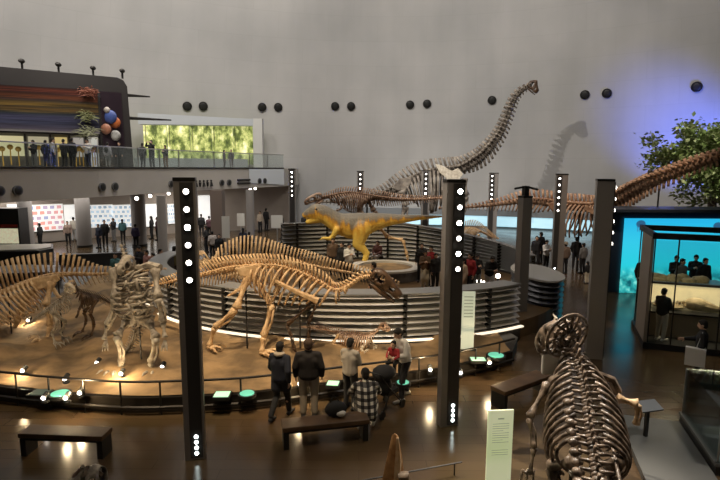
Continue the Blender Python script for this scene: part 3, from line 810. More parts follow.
# glowing floor discs, info plates and small floor spots on the stage
GLOWG = mat('disc_green', (.1, .5, .35), .3, emit=.8, ecol=(.18, .62, .42), var=.5, scale=3)
GLOWG2 = mat('disc_pale', (.4, .7, .4), .3, emit=.9, ecol=(.45, .8, .55))
for px, py, w, lb in ((60, 392, .20, 'glowing green round screen lying on the stage at left'), (247, 392, .17, 'glowing green round screen on the stage left of the two people in dark tops'), (403, 381, .15, 'glowing green round screen on the stage behind the man in the white top'), (496, 354, .22, 'glowing green round screen on the stage right of the central light pillar')):
    g = G(px, py, PZ + .1)
    t = thing('disc_screen', lb, 'screen', (g.x, g.y, PZ), 0, 'round floor screens')
    q = MB(); q.tube([(0, 0, 0), (0, 0, .07)], w * 1.15, 28, ref=(1, 0, 0)); q.build('base', BLACK, t)
    q = MB(); q.tube([(0, 0, .07), (0, 0, .082)], w * .9, 28, ref=(1, 0, 0)); q.build('display', GLOWG, t)
for px, py, w, h, lb in ((40, 391, .40, .34, 'dark square floor plate left of the glowing green screen'), (222, 393, .36, .34, 'small white glowing floor plate left of the green screen'), (333, 382, .3, .3, 'small pale floor plate left of the person in beige'), (478, 358, .42, .3, 'white rock-strewn floor plate left of the right green screen')):
    g = G(px, py, PZ + .1)
    t = thing('floor_plate', lb, 'display plate', (g.x, g.y, PZ), math.radians(RND.uniform(-8, 8)))
    q = MB(); q.box((0, 0, .035), (w, h, .07)); q.build('base', BLACK, t, None, False)
    q = MB(); q.box((0, 0, .075), (w * .85, h * .8, .012)); q.build('display', mat('plate_dark', (.05, .07, .06), .3, emit=.1, ecol=(.2, .4, .3)) if px == 40 else GLOWG2, t, None, False)
for k, (px, py, lb) in enumerate(((24, 370, 'at the far left of the stage'), (45, 397, 'between the dark plate and the green screen'), (67, 397, 'just right of the left green screen'), (81, 392, 'second right of the left green screen'), (66, 378, 'behind the left green screen'), (98, 362, 'with a greenish glow in front of the small dark skeleton'), (122, 373, 'under the grey front-facing skeleton'),
                                (163, 366, 'just left of the left light pillar'), (29, 320, 'under the high-spined skeleton at left'), (430, 369, 'just left of the central light pillar'), (489, 362, 'just left of the right green screen'), (460, 372, 'just right of the central light pillar'), (300, 383, 'between the two people in dark tops'))):
    g = G(px, py, PZ + .12)
    t = thing('floor_spotlight', 'small black floor spotlight ' + lb, 'lamp', (g.x, g.y, PZ), 0, 'small floor spotlights on the stage')
    q = MB(); q.tube([(0, 0, 0), (0, 0, .04)], .07, 10, ref=(1, 0, 0)); q.tube([(0, 0, 0), (0, 0, .12)], .018, 6); q.build('stand', BLACK, t)
    q = MB(); q.tube([(0, -.05, .12), (0, .08, .17)], .055, 10); q.build('housing', BLACK, t)
    q = MB(); q.ell((0, -.055, .125), .045, 10, 6); q.build('bulb', LAMP, t)
    if k in (0, 2, 3, 8, 9, 10, 6, 12):
        ld = bpy.data.lights.new('floor_spot_light', 'POINT'); ld.energy = 26; ld.color = (1, .74, .42); ld.shadow_soft_size = .05
        lo = bpy.data.objects.new('floor_spot_light', ld); COL.objects.link(lo); lo.parent = t; lo.location = (0, -.12, .25)
# ================================================================== BENCHES
WOOD = mat('bench_wood', (.13, .072, .035), .55, var=.4, scale=3)
def bench(c, L, dpt, rz, lb, h=.44):
    t = thing('bench', lb, 'bench', (c[0], c[1], 0), rz, 'wooden visitor benches')
    q = MB(); q.box((0, 0, h - .04), (L, dpt, .09)); ob = q.build('seat', WOOD, t, None, False)
    md = ob.modifiers.new('b', 'BEVEL'); md.width = .012; md.segments = 2
    q = MB(); q.box((0, 0, h - .11), (L - .06, dpt - .06, .05)); q.build('apron', BLACK, t, None, False)
    for sx in (-1, 1):
        q = MB(); q.box((sx * (L / 2 - .07), 0, (h - .1) / 2), (.1, dpt - .04, h - .1)); q.build('leg', BLACK, t, None, False)
    return t
a, b_ = G(19, 434, .44), G(101, 437, .44); bench(((a.x + b_.x) / 2, (a.y + b_.y) / 2 + .18), (b_ - a).length + .05, .36, math.atan2(b_.y - a.y, b_.x - a.x), 'long wooden bench with black legs at lower left')
a, b_ = G(292, 429, .44), G(379, 420, .44); bench(((a.x + b_.x) / 2 - .22, (a.y + b_.y) / 2 + .2), (b_ - a).length, .4, math.atan2(b_.y - a.y, b_.x - a.x), 'wooden bench behind the squatting person in the plaid shirt')
a, b_ = G(510, 394, .44), G(556, 377, .44); bench(((a.x + b_.x) / 2 - .2, (a.y + b_.y) / 2 + .25), (b_ - a).length, .42, math.atan2(b_.y - a.y, b_.x - a.x), 'wooden bench left of the near dark skeleton')
# ================================================================== SIGN PANELS
def text_lines(t, of, o_, sx, up, n_, w, rows, m, nm='text_line'):
    for z, x0, x1, hgt in rows:
        q = MB(); c0 = o_ + sx * x0 * w + up * z; c1 = o_ + sx * x1 * w + up * z
        q.slab([c0 + n_ * .008, c1 + n_ * .008, c1 + n_ * .008 + up * hgt, c0 + n_ * .008 + up * hgt], n_ * .004); q.build(nm, m, t, of, False)
g = D(501, 410, 7.0); sw = .37; sh = g.z
t = thing('text_board', 'tall pale green glowing text panel in front of the near dark skeleton', 'sign', (g.x, 7.0, 0), math.radians(6))
pm, nt_, b_ = newmat('text_panel_face')
tc = nt_.nodes.new('ShaderNodeTexCoord'); n_ = nt_.nodes.new('ShaderNodeTexNoise'); n_.inputs['Scale'].default_value = 1.2
nt_.links.new(tc.outputs['Object'], n_.inputs['Vector'])
r_ = ramp(nt_, [(.35, (.52, .58, .31)), (.65, (.66, .65, .44))]); nt_.links.new(n_.outputs['Fac'], r_.inputs['Fac'])
nt_.links.new(r_.outputs['Color'], b_.inputs['Base Color']); nt_.links.new(r_.outputs['Color'], b_.inputs['Emission Color']); b_.inputs['Emission Strength'].default_value = .62
q = MB(); q.box((0, 0, sh / 2 + .05), (sw, .03, sh - .1)); q.build('panel', pm, t, None, False)
q = MB(); q.box((0, .02, .05), (sw + .1, .3, .1)); q.build('foot', BLACK, t, None, False)
TXT = mat('text_grey', (.44, .47, .34), .7, emit=.25)
rows = [(sh - .13, -.12, .12, .02)] + [(sh - .2 - k * .035, -.33, .33 if k % 4 != 3 else .1, .008) for k in range(9)] + [(sh - .6 - k * .035, -.33, .33, .008) for k in range(3)]
text_lines(t, None, np.array((0, -.015, 0.)), np.array((1., 0, 0)), np.array((0, 0, 1.)), np.array((0, -1., 0)), sw, rows, TXT)
# translucent sign by the ring wall
a = G(467, 349, .4); g = a
sh = 1.62
t = thing('glass_sign', 'pale translucent sign standing against the ring wall right of the central pillar', 'sign', (g.x, g.y, PZ))
q = MB(); q.box((0, 0, sh / 2), (.34, .03, sh)); q.build('panel', mat('sign_frost', (.66, .74, .66), .35, emit=.25, ecol=(.7, .85, .7)), t, None, False)
q = MB(); q.box((0, 0, .02), (.44, .2, .04)); q.build('foot', DARK, t, None, False)
text_lines(t, None, np.array((0, -.015, 0.)), np.array((1., 0, 0)), np.array((0, 0, 1.)), np.array((0, -1., 0)), .34, [(sh - .15 - k * .09, -.35, .35, .02) for k in range(7)], mat('sign_grey', (.4, .48, .42), .6))
for px, py, w, h, lb in ((226, 238, .25, 1.3, 'tall pale blank sign behind the sail-backed skeleton'), (277, 228, .45, .9, 'squarish pale sign on a post near the far end of the mezzanine'), (241, 226, .3, .9, 'narrow pale sign beside the thin far column')):
    g = G(px, py, 1.0); t = thing('standing_sign', lb, 'sign', (g.x, g.y, 0))
    q = MB(); q.box((0, 0, 1.0 + h / 2), (w * 1.8, .05, h)); q.build('board', mat('sign_white', (.62, .61, .57), .6), t, None, False)
    q = MB(); q.tube([(0, .03, 0), (0, .03, 1.0 + h * .5)], .04, 6); q.box((0, 0, .02), (.5, .4, .04)); q.build('stand', STEEL, t)
# ================================================================== BIG BLUE SCREEN (right)
a = G(606, 300); y0 = a.y
SY = 21.6; xs0 = D(610, 250, SY).x; ztop = D(660, 211.5, SY).z
scr = thing('screen_wall', 'huge dark wall with a bright blue underwater screen at right', 'screen wall', (xs0 + 5, SY + .8, 0)); of = tuple(scr.location)
NAVY = mat('screen_casing', (.012, .02, .042), .45)
SX0 = D(622.5, 250, SY).x; SZ1 = D(660, 218.5, SY).z; SZ0 = D(625, 296, SY).z
q = MB(); q.box((xs0 + 5.5, SY + .9, ztop / 2), (11, 1.6, ztop)); q.build('casing', NAVY, scr, of, False)
q = MB(); q.box((xs0 + 5.5, SY + .55, ztop + .05), (11.3, 1.9, .12)); q.build('top_ledge', mat('ledge_dark', (.03, .04, .06), .4), scr, of, False)
def ocean():
    m, nt, b = newmat('ocean_screen')
    tc = nt.nodes.new('ShaderNodeTexCoord'); sx = nt.nodes.new('ShaderNodeSeparateXYZ'); nt.links.new(tc.outputs['UV'], sx.inputs[0])
    mp = nt.nodes.new('ShaderNodeMapping'); mp.inputs['Scale'].default_value = (26, 9, 1); nt.links.new(tc.outputs['UV'], mp.inputs['Vector'])
    n = nt.nodes.new('ShaderNodeTexNoise'); n.inputs['Scale'].default_value = 1; n.inputs['Detail'].default_value = 5; nt.links.new(mp.outputs['Vector'], n.inputs['Vector'])
    r = ramp(nt, [(.36, (.005, .10, .13)), (.5, (.03, .42, .42)), (.66, (.25, .85, .75))]); nt.links.new(n.outputs['Fac'], r.inputs['Fac'])
    r2 = ramp(nt, [(0, (.05, .5, .55)), (.35, (.02, .62, .72)), (.7, (.03, .58, .80)), (1, (.02, .46, .80))]); nt.links.new(sx.outputs['Y'], r2.inputs['Fac'])
    f = ramp(nt, [(.22, (1, 1, 1)), (.4, (0, 0, 0))]); nt.links.new(sx.outputs['Y'], f.inputs['Fac'])
    mx = nt.nodes.new('ShaderNodeMix'); mx.data_type = 'RGBA'; nt.links.new(f.outputs['Color'], mx.inputs[0]); nt.links.new(r2.outputs['Color'], mx.inputs[6]); nt.links.new(r.outputs['Color'], mx.inputs[7])
    nt.links.new(mx.outputs[2], b.inputs['Emission Color']); b.inputs['Emission Strength'].default_value = .95; b.inputs['Base Color'].default_value = (.01, .02, .02, 1)
    return m
quad_uv('ocean_screen', [(SX0, SY, SZ0), (SX0 + 9, SY, SZ0), (SX0 + 9, SY, SZ1), (SX0, SY, SZ1)], ocean(), scr, of, .03)
q = MB(); q.box((xs0 + 5.5, SY - .15, SZ0 - .12), (11, .4, .1)); q.build('sill', mat('sill_pale', (.30, .30, .36), .5), scr, of, False)
# dim video figures: two jellyfish shapes on the screen
for px, py in ((641, 224), (718, 226)):
    p = D(px, py, SY - .03); q = MB()
    q.ell((p.x, SY - .03, p.z), (.2, .02, .16), 12, 6)
    for k in range(5): q.tube([(p.x - .14 + .07 * k, SY - .03, p.z - .1), (p.x - .14 + .07 * k + .03, SY - .03, p.z - .32)], .015, 4)
    q.build('video_jellyfish', mat('jelly_blue', (.05, .2, .5), .5, emit=.25, ecol=(.1, .4, .8)), scr, of)
# ================================================================== TALL GLASS CASE
GC = glass('case_glass', (.90, .93, .93), .10)
c0 = G(645.5, 348); CA = math.radians(-20); CTOP = D(648, 234, c0.y).z; CL, CDP = 3.4, 2.3
cfx, cfy = np.array((math.cos(CA), math.sin(CA), 0)), np.array((-math.sin(CA), math.cos(CA), 0))
def cw_(x, y, z=0.0): return np.array((c0.x, c0.y, z)) + cfx * x + cfy * y
t = thing('tall_glass_case', 'tall walk-around glass case with lit fossils before the blue screen', 'display case', (c0.x, c0.y, 0), CA)
BRN = mat('case_brown', (.32, .26, .20), .5)
q = MB(); q.box((-.03, .8, CTOP / 2), (.08, 1.55, CTOP - .2)); q.build('side_wall', BRN, t, None, False)
q = MB(); q.box((CL / 2, CDP / 2, .09), (CL + .16, CDP + .12, .18)); q.build('base', BLACK, t, None, False)
for (xa, ya, xb, yb) in ((0, 0, CL, 0), (0, CDP, CL, CDP), (0, 0, 0, CDP), (CL, 0, CL, CDP)):
    q = MB(); q.box(((xa + xb) / 2, (ya + yb) / 2, CTOP - .05), (abs(xb - xa) + .1, abs(yb - ya) + .1, .17)); q.build('top_beam', BLACK, t, None, False)
for x, y in ((.03, 0), (.62, 0), (1.75, 0), (CL, 0), (0, CDP), (CL, CDP)):
    q = MB(); q.box((x, y, CTOP / 2), (.03, .05, CTOP - .1)); q.build('upright', DARK, t, None, False)
for xa, xb in ((.06, .60), (.64, 1.73), (1.77, CL)):
    q = MB(); q.box(((xa + xb) / 2, 0, CTOP / 2), (xb - xa, .016, CTOP - .36)); q.build('glass_pane', GC, t, None, False)
q = MB(); q.box((CL / 2, CDP, CTOP / 2), (CL - .1, .016, CTOP - .36)); q.build('glass_pane', GC, t, None, False)
cy_ = c0.y + .9; zsh = D(670, 309, cy_).z
q = MB(); q.box((CL / 2, 1.45, zsh / 2), (CL - .3, 1.3, zsh - .1)); q.build('plinth', mat('case_plinth', (.24, .19, .14), .6), t, None, False)
q = MB(); q.box((CL / 2, 1.45, zsh - .02), (CL - .2, 1.4, .05)); q.build('plinth_top', BLACK, t, None, False)
zb_ = D(665, 284, cy_ + .8).z
q = MB(); q.box((CL / 2 - .3, 2.02, (zsh + zb_) / 2), (CL - .9, .08, zb_ - zsh)); q.build('lit_back_board', mat('board_lit', (.75, .62, .36), .6, var=.3, scale=2, emit=.5, ecol=(1, .8, .42)), t, None, False)
q = MB(); q.box((CL / 2 - .2, 2.02, zb_ + .05), (CL - .5, .14, .07)); q.build('board_capping', BLACK, t, None, False)
FOS = mat('fossil_cream', (.72, .58, .36), .7, var=.35, scale=6, bump=.5)
def fossil(x, y, L, lb, kind):
    f = thing('case_fossil', lb, 'fossil', tuple(cw_(x, y, zsh + .005)), CA)
    q = MB()
    if kind == 'skull':
        q.ell((0, 0, .22), (L * .42, .2, .2), 14, 8); q.tube([(L * .2, 0, .22), (L * .55, 0, .16), (L * .85, 0, .12)], [.17, .11, .04], 8); q.build('skull', FOS, f)
        q = MB(); q.tube([(-L * .1, -.05, .1), (L * .4, -.03, .05), (L * .8, 0, .05)], [.06, .05, .03], 6); q.build('lower_jaw', FOS, f)
    else:
        q.ell((0, 0, .1), (L * .5, .25, .1), 14, 6); q.build('rock_slab', FOS, f)
        for k in range(9):
            q = MB(); x = -L * .4 + k * L * .1; q.ell((x, -.05, .2 + .05 * math.sin(k)), (.05, .06, .06), 7, 5); q.tube([(x, -.05, .2), (x + .02, -.12, .3), (x + .04, -.2, .16)], .014, 5); q.build('vertebra', FOS, f)
fossil(1.45, 1.2, .8, 'cream fossil skull lit on the plinth in the tall glass case', 'skull')
fossil(.75, 1.25, .9, 'cream slab with vertebrae lit on the plinth in the tall glass case', 'slab')
# table of bones behind the case, seen through the glass
g = D(676, 274, 18.6)
t = thing('fossil_table', 'lit table of pale fossil blocks behind the tall glass case', 'display table', (g.x + .3, 18.6, 0), CA * .5); zt_ = 1.1
q = MB(); q.box((0, 0, zt_ / 2), (2.6, 1.0, zt_)); q.build('base', mat('table_dark', (.05, .055, .06), .5), t, None, False)
q = MB(); q.box((0, 0, zt_ + .02), (2.7, 1.1, .05)); q.build('top', mat('table_pale', (.35, .36, .34), .4), t, None, False)
q = MB(); rr = random.Random(3)
for k in range(16): q.ell((rr.uniform(-1.1, .6), rr.uniform(-.3, .3), zt_ + .12), (rr.uniform(.12, .3), rr.uniform(.1, .2), rr.uniform(.08, .24)), 7, 5)
q.build('fossil_blocks', mat('fossil_blocks', (.66, .52, .30), .7, var=.3, scale=5, bump=.5), t, None)['kind'] = 'stuff'
# ================================================================== LOW GLASS CASE lower right
LG = glass('low_glass', (.78, .84, .84), .22)
t = thing('low_glass_case', 'low glass case with a pale fossil in the lower right corner', 'display case', (7.3, 8.98, -.36), math.radians(-16))
q = MB(); q.box((0, 0, .45), (1.9, 2.0, .16)); q.build('plinth', mat('case_floor_grey', (.05, .052, .05), .4), t, None, False)
for sx, sy, w1, w2 in ((0, -.97, 1.94, .08), (0, .97, 1.94, .08), (-.93, 0, .08, 2.0), (.93, 0, .08, 2.0)):
    q = MB(); q.box((sx, sy, .56), (w1, w2, .06)); q.build('rim', mat('case_rim', (.20, .205, .20), .35, .4), t, None, False)
q = MB(); q.box((0, 0, .535), (1.8, 1.88, .03)); q.build('bed', mat('case_bed', (.16, .165, .16), .5), t, None, False)
for sx, sy, w1, w2 in ((0, -.95, 1.86, .016), (0, .95, 1.86, .016), (-.92, 0, .016, 1.9), (.92, 0, .016, 1.9)):
    q = MB(); q.box((sx, sy, 1.06), (w1, w2, .96)); q.build('glass_pane', LG, t, None, False)
q = MB(); q.box((0, 0, 1.55), (1.88, 1.92, .016)); q.build('glass_lid', LG, t, None, False)
for sx in (-.92, .92):
    for sy in (-.95, .95):
        q = MB(); q.box((sx, sy, 1.06), (.022, .022, .98)); q.build('corner_strip', STEEL, t, None, False)
g = G(716, 433, .24)
f = thing('bone_fossil', 'pale curved fossil bone lying in the low corner glass case', 'fossil', (g.x + .1, g.y, .19))
q = MB(); q.tube([(-.28, .1, .06), (0, -.02, .08), (.3, .02, .07), (.5, .1, .06)], [.07, .1, .09, .05], 8); q.build('bone', mat('fossil_pale', (.75, .70, .58), .5, var=.2, scale=8), f)
q = MB(); q.ell((.1, 0, .02), (.5, .2, .02), 12, 5); q.build('cradle', WHITE, f)
t = thing('grey_step', 'broad dark grey step left of the low corner glass case', 'step', (5.55, 8.7, 0), math.radians(-16))
q = MB(); q.box((0, 0, .06), (1.15, 3.0, .12)); q.build('top', mat('step_grey', (.085, .085, .08), .45), t, None, False)
# thin rail at the bottom edge
a, b_ = G(300, 492, .22), G(462, 462, .22)
t = thing('thin_rail', 'thin dark low rail running past the pointed crest at the bottom edge', 'rail', ((a.x + b_.x) / 2, (a.y + b_.y) / 2, 0)); of = tuple(t.location)
q = MB(); q.tube([a, b_], .014, 6); q.build('bar', DARK, t, of)
for k in (.05, .5, .95):
    p = a + (b_ - a) * k; q = MB(); q.tube([(p.x, p.y, 0), (p.x, p.y, .22)], .012, 6); q.build('post', DARK, t, of)
# sloped caption stand
g = G(648, 405, .75)
t = thing('caption_stand', 'small slanted grey caption stand right of the near dark skeleton', 'sign', (g.x, g.y, 0), math.radians(14))
q = MB(); q.box((0, 0, .34), (.06, .06, .68)); q.box((0, 0, .02), (.35, .25, .04)); q.build('post', BLACK, t, None, False)
q = MB(); q.slab([(-.25, -.12, .68), (.25, -.12, .68), (.25, .12, .78), (-.25, .12, .78)], (0, -.01, .03)); q.build('plate', mat('caption_grey', (.16, .17, .18), .35), t, None, False)
# ================================================================== TREE right
g = D(714, 150, 25.5)
t = thing('leafy_tree', 'leafy green tree rising behind the blue screen wall', 'tree', (g.x + .2, 25.5, 0))
q = MB(); BK = mat('bark', (.10, .07, .045), .8, var=.4, scale=8, bump=.4)
q.tube([(0, 0, 0), (.05, 0, 2.2), (-.05, .05, 4.2), (.1, 0, 5.8), (.1, 0, 7.2)], [.28, .22, .18, .12, .05], 10); q.build('trunk', BK, t)
rr = random.Random(11); brs = []
for k in range(26):
    a = rr.uniform(0, 2 * PI); z = rr.uniform(3.9, 6.7); L = rr.uniform(.9, 1.9) * (1.2 - abs(z - 5.3) / 4)
    e = (math.cos(a) * L, math.sin(a) * L, z + rr.uniform(.1, .9)); brs.append(e)
    q = MB(); q.tube([(.02, 0, z - .3), (e[0] * .5, e[1] * .5, z + .2), e], [.07, .045, .015], 6); q.build('branch', BK, t)
q = MB(); cl = []
for e in brs + [(.1, 0, 6.9), (0, 0, 6), (-.8, 0, 6.2), (.8, .2, 6.0), (-1.0, -.3, 5), (.9, -.3, 5), (0, -.6, 5.2), (-.4, -.5, 4.5)]:
    for k in range(4): cl.append((e[0] + rr.gauss(0, .35), e[1] + rr.gauss(0, .35), e[2] + rr.gauss(0, .3)))
for c in cl:
    for k in range(90):
        p = np.array(c) + np.array((rr.gauss(0, .24), rr.gauss(0, .24), rr.gauss(0, .2)))
        d = nrm(np.array((rr.gauss(0, 1), rr.gauss(0, 1), rr.gauss(-.2, .6)))); s_ = nrm(np.cross(d, (rr.random(), rr.random(), 1))); L = rr.uniform(.15, .28)
        up_ = np.cross(s_, d) * .02
        q.add([p, p + d * L * .5 + s_ * L * .38 + up_, p + d * L, p + d * L * .5 - s_ * L * .38 + up_], [(0, 1, 2, 3)], 0 if rr.random() < .6 else 1)
lf = mat('leaf_green', (.16, .22, .07), .5); lf2 = mat('leaf_pale', (.30, .34, .16), .5)
fo = q.build('foliage', [lf, lf2], t, None, False); fo['kind'] = 'stuff'
# ================================================================== SKELETONS
def bone_mat(name, c, alt, rough=.55, scale=7): return mat(name, c, rough, 0, 0, scale, .35, alt=alt)
TAN = bone_mat('bone_tan', (.78, .56, .33), (.52, .33, .17))
TAN2 = bone_mat('bone_tan_pale', (.74, .56, .36), (.46, .31, .18))
GREYB = bone_mat('bone_grey', (.42, .38, .32), (.17, .145, .12))
DARKB = bone_mat('bone_dark', (.10, .055, .028), (.035, .02, .012), .4)
BRONZE = bone_mat('bone_bronze', (.27, .20, .145), (.035, .024, .016), .3, 8)
BRACH = bone_mat('bone_ash', (.30, .26, .215), (.10, .08, .065), scale=3)
PALEB = bone_mat('bone_cream', (.72, .66, .55), (.50, .43, .33))
ROSY = bone_mat('bone_rosy_pale', (.74, .55, .42), (.5, .32, .22))
PINK = bone_mat('bone_rose', (.52, .34, .22), (.27, .15, .09), scale=4)
def bone(a, b, r, n=7, q=None, mid=.62):
    q = q or MB(); a = V3(a); b = V3(b); T = (0, .07, .2, .42, .6, .82, .94, 1); Rr = (.55, 1.3, 1.0, mid, mid, .95, 1.25, .55)
    q.tube([a + (b - a) * t for t in T], [r * k for k in Rr], n)
    return q
def spine_frames(S, upref):
    P = S[:, :3]; k = len(P); out = []
    for i in range(k):
        T = nrm(P[min(i + 1, k - 1)] - P[max(i - 1, 0)])
        U = nrm(upref - T * np.dot(upref, T)); W = np.cross(T, U)
        out.append((P[i], T, U, W))
    return out
def skeleton(name, lb, m, base, rows, nv=60, ribrange=(.3, .6), ribr=.02, upref=(0, 0, 1), tproc=.12, group=None, lean=.35, rib_step=1, blade=.5, ribsweep=.25, cat='dinosaur skeleton', rt=.8):
    """rows run from the neck to the tail tip: x,y,z, centrum radius, neural spine, chevron, rib half width, rib depth"""
    root = thing(name, lb, cat, base, 0, group); of = tuple(base)
    S = catmull(rows, nv); Fm = spine_frames(S, np.array(upref, float))
    sp_ = np.linalg.norm(S[1, :3] - S[0, :3])
    for i, (p, T, U, W) in enumerate(Fm):
        r, nh, ch, rw, rd = S[i, 3:8]
        q = MB(); h = sp_ * .44
        q.tube([p - T * h, p - T * h * .7, p, p + T * h * .7, p + T * h], [r * .8, r, r * .72, r, r * .8], 7, ref=U)
        if nh > .005:
            b0 = p + U * r * .6; e = p + U * (r + nh) + T * nh * lean
            w = T * sp_ * blade * .5; t_ = W * max(.012, r * .2)
            vs = [b0 - w * .7 - t_, b0 + w * .7 - t_, b0 + w * .7 + t_, b0 - w * .7 + t_, e - w - t_, e + w * .8 - t_, e + w * .8 + t_, e - w + t_]
            q.add(vs, [(0, 3, 2, 1), (4, 5, 6, 7), (0, 1, 5, 4), (1, 2, 6, 5), (2, 3, 7, 6), (3, 0, 4, 7)])
        if tproc > 0:
            for s_ in (-1, 1):
                q.tube([p + U * r * .4, p + U * r * .7 + W * s_ * (r + tproc * (.4 + min(1, r * 8)) * .6)], [r * .42, r * .22], 5)
        if ch > .005:
            e = p - U * (r + ch) + T * ch * .5
            q.tube([p - U * r * .7, (p - U * r * .7 + e) / 2, e], [r * .35, r * .22, r * .2], 5)
        q.build('vertebra', m, root, of, 'all')
        f = i / (nv - 1)
        if ribrange[0] <= f <= ribrange[1] and rd > .02 and i % rib_step == 0:
            for s_ in (-1, 1):
                pts = []; rr = []
                th1 = rt * PI
                for th in np.linspace(.08 * PI, th1, 9):
                    pts.append(p + W * s_ * (r * .5 + rw * math.sin(th)) + U * (r * .5 - rd * (1 - math.cos(th)) / (1 - math.cos(th1))) + T * rd * ribsweep * (th / PI))
                    rr.append(ribr * (1.15 - .5 * th / PI))
                q = MB(); q.tube(pts, rr, 5); q.build('rib', m, root, of, 'all')
    return root
DSH = 0.0
def px3(rows):
    """control rows given as pixel x, pixel y, distance, ... turned into places in the hall"""
    out = []
    for r in rows:
        p = D(r[0], r[1], r[2] + DSH); out.append((p.x, p.y, p.z) + tuple(r[3:]))
    return out
def limb(root, m, pts, rads, names, toes=None, mtoe=None):
    of = tuple(root.location)
    for (a, b), r, nm in zip(zip(pts[:-1], pts[1:]), rads, names):
        q = bone(a, b, r)
        if nm in ('shin_bone', 'forearm_bone'):
            d = nrm(V3(b) - V3(a)); s_ = nrm(np.cross(d, (0.2, 1, .1))) * r * 1.1
            q.tube([V3(a) + s_ * .6 + d * .03, (V3(a) + V3(b)) / 2 + s_ * 1.3, V3(b) + s_ * .6], [r * .45, r * .35, r * .45], 5)
        q.build(nm, m, root, of, 'all')
    if toes:
        e = V3(pts[-1]); fw, L, r = toes; fw = nrm(np.array(fw, float)); sd = nrm(np.cross(fw, (0, 0, 1)))
        for k in (-1, 0, 1):
            d = nrm(fw + sd * k * .45); q = MB()
            a = e + sd * k * r * 1.3; b = a + d * L * .55 + np.array((0, 0, -.0)); c = a + d * L; 
            b[2] = max(root.location[2] + r * 1.2, min(b[2], e[2])); c[2] = root.location[2] + r * .5
            q.tube([a, (a + b) / 2, b], [r * .9, r * .7, r], 5); q.tube([b, (b + c) / 2 + (0, 0, r * .5), c], [r * .85, r * .7, r * .15], 5)
            q.build('toe', m, root, of, 'all')
def plate(root, m, poly, th, nm):
    q = MB(); q.slab(poly, th); o = q.build(nm, m, root, tuple(root.location), False)
    md = o.modifiers.new('b', 'BEVEL'); md.width = .02; md.segments = 2
    return o
PROF = {  # (s, top, bottom, half width) along the skull, snout to back
    'hadro': [(0, .10, -.12, .13), (.1, .18, -.16, .16), (.25, .26, -.16, .13), (.45, .38, -.18, .17), (.65, .48, -.2, .23), (.85, .5, -.22, .25), (1, .38, -.12, .2)],
    'thero': [(0, .12, -.12, .06), (.1, .26, -.16, .1), (.3, .36, -.16, .13), (.55, .42, -.18, .17), (.75, .46, -.24, .24), (.9, .42, -.3, .26), (1, .30, -.2, .2)],
    'sauro': [(0, .06, -.16, .14), (.15, .16, -.2, .2), (.35, .30, -.2, .22), (.55, .52, -.2, .24), (.75, .46, -.2, .25), (1, .28, -.1, .18)],
    'cerat': [(0, .02, -.22, .03), (.1, .18, -.24, .08), (.3, .34, -.2, .14), (.5, .44, -.2, .22), (.7, .48, -.24, .32), (.85, .5, -.26, .36), (1, .4, -.12, .3)],
}
FEN = {'hadro': [(.28, .08, .10, .06), (.68, .2, .11, .13), (.88, .16, .06, .15)], 'thero': [(.14, .08, .06, .06), (.42, .1, .14, .13), (.72, .18, .08, .15), (.9, .02, .07, .18)],
       'sauro': [(.3, .02, .1, .08), (.66, .16, .11, .14), (.88, .05, .06, .14)], 'cerat': [(.22, .06, .07, .08), (.62, .2, .09, .11), (.86, .04, .07, .12)]}
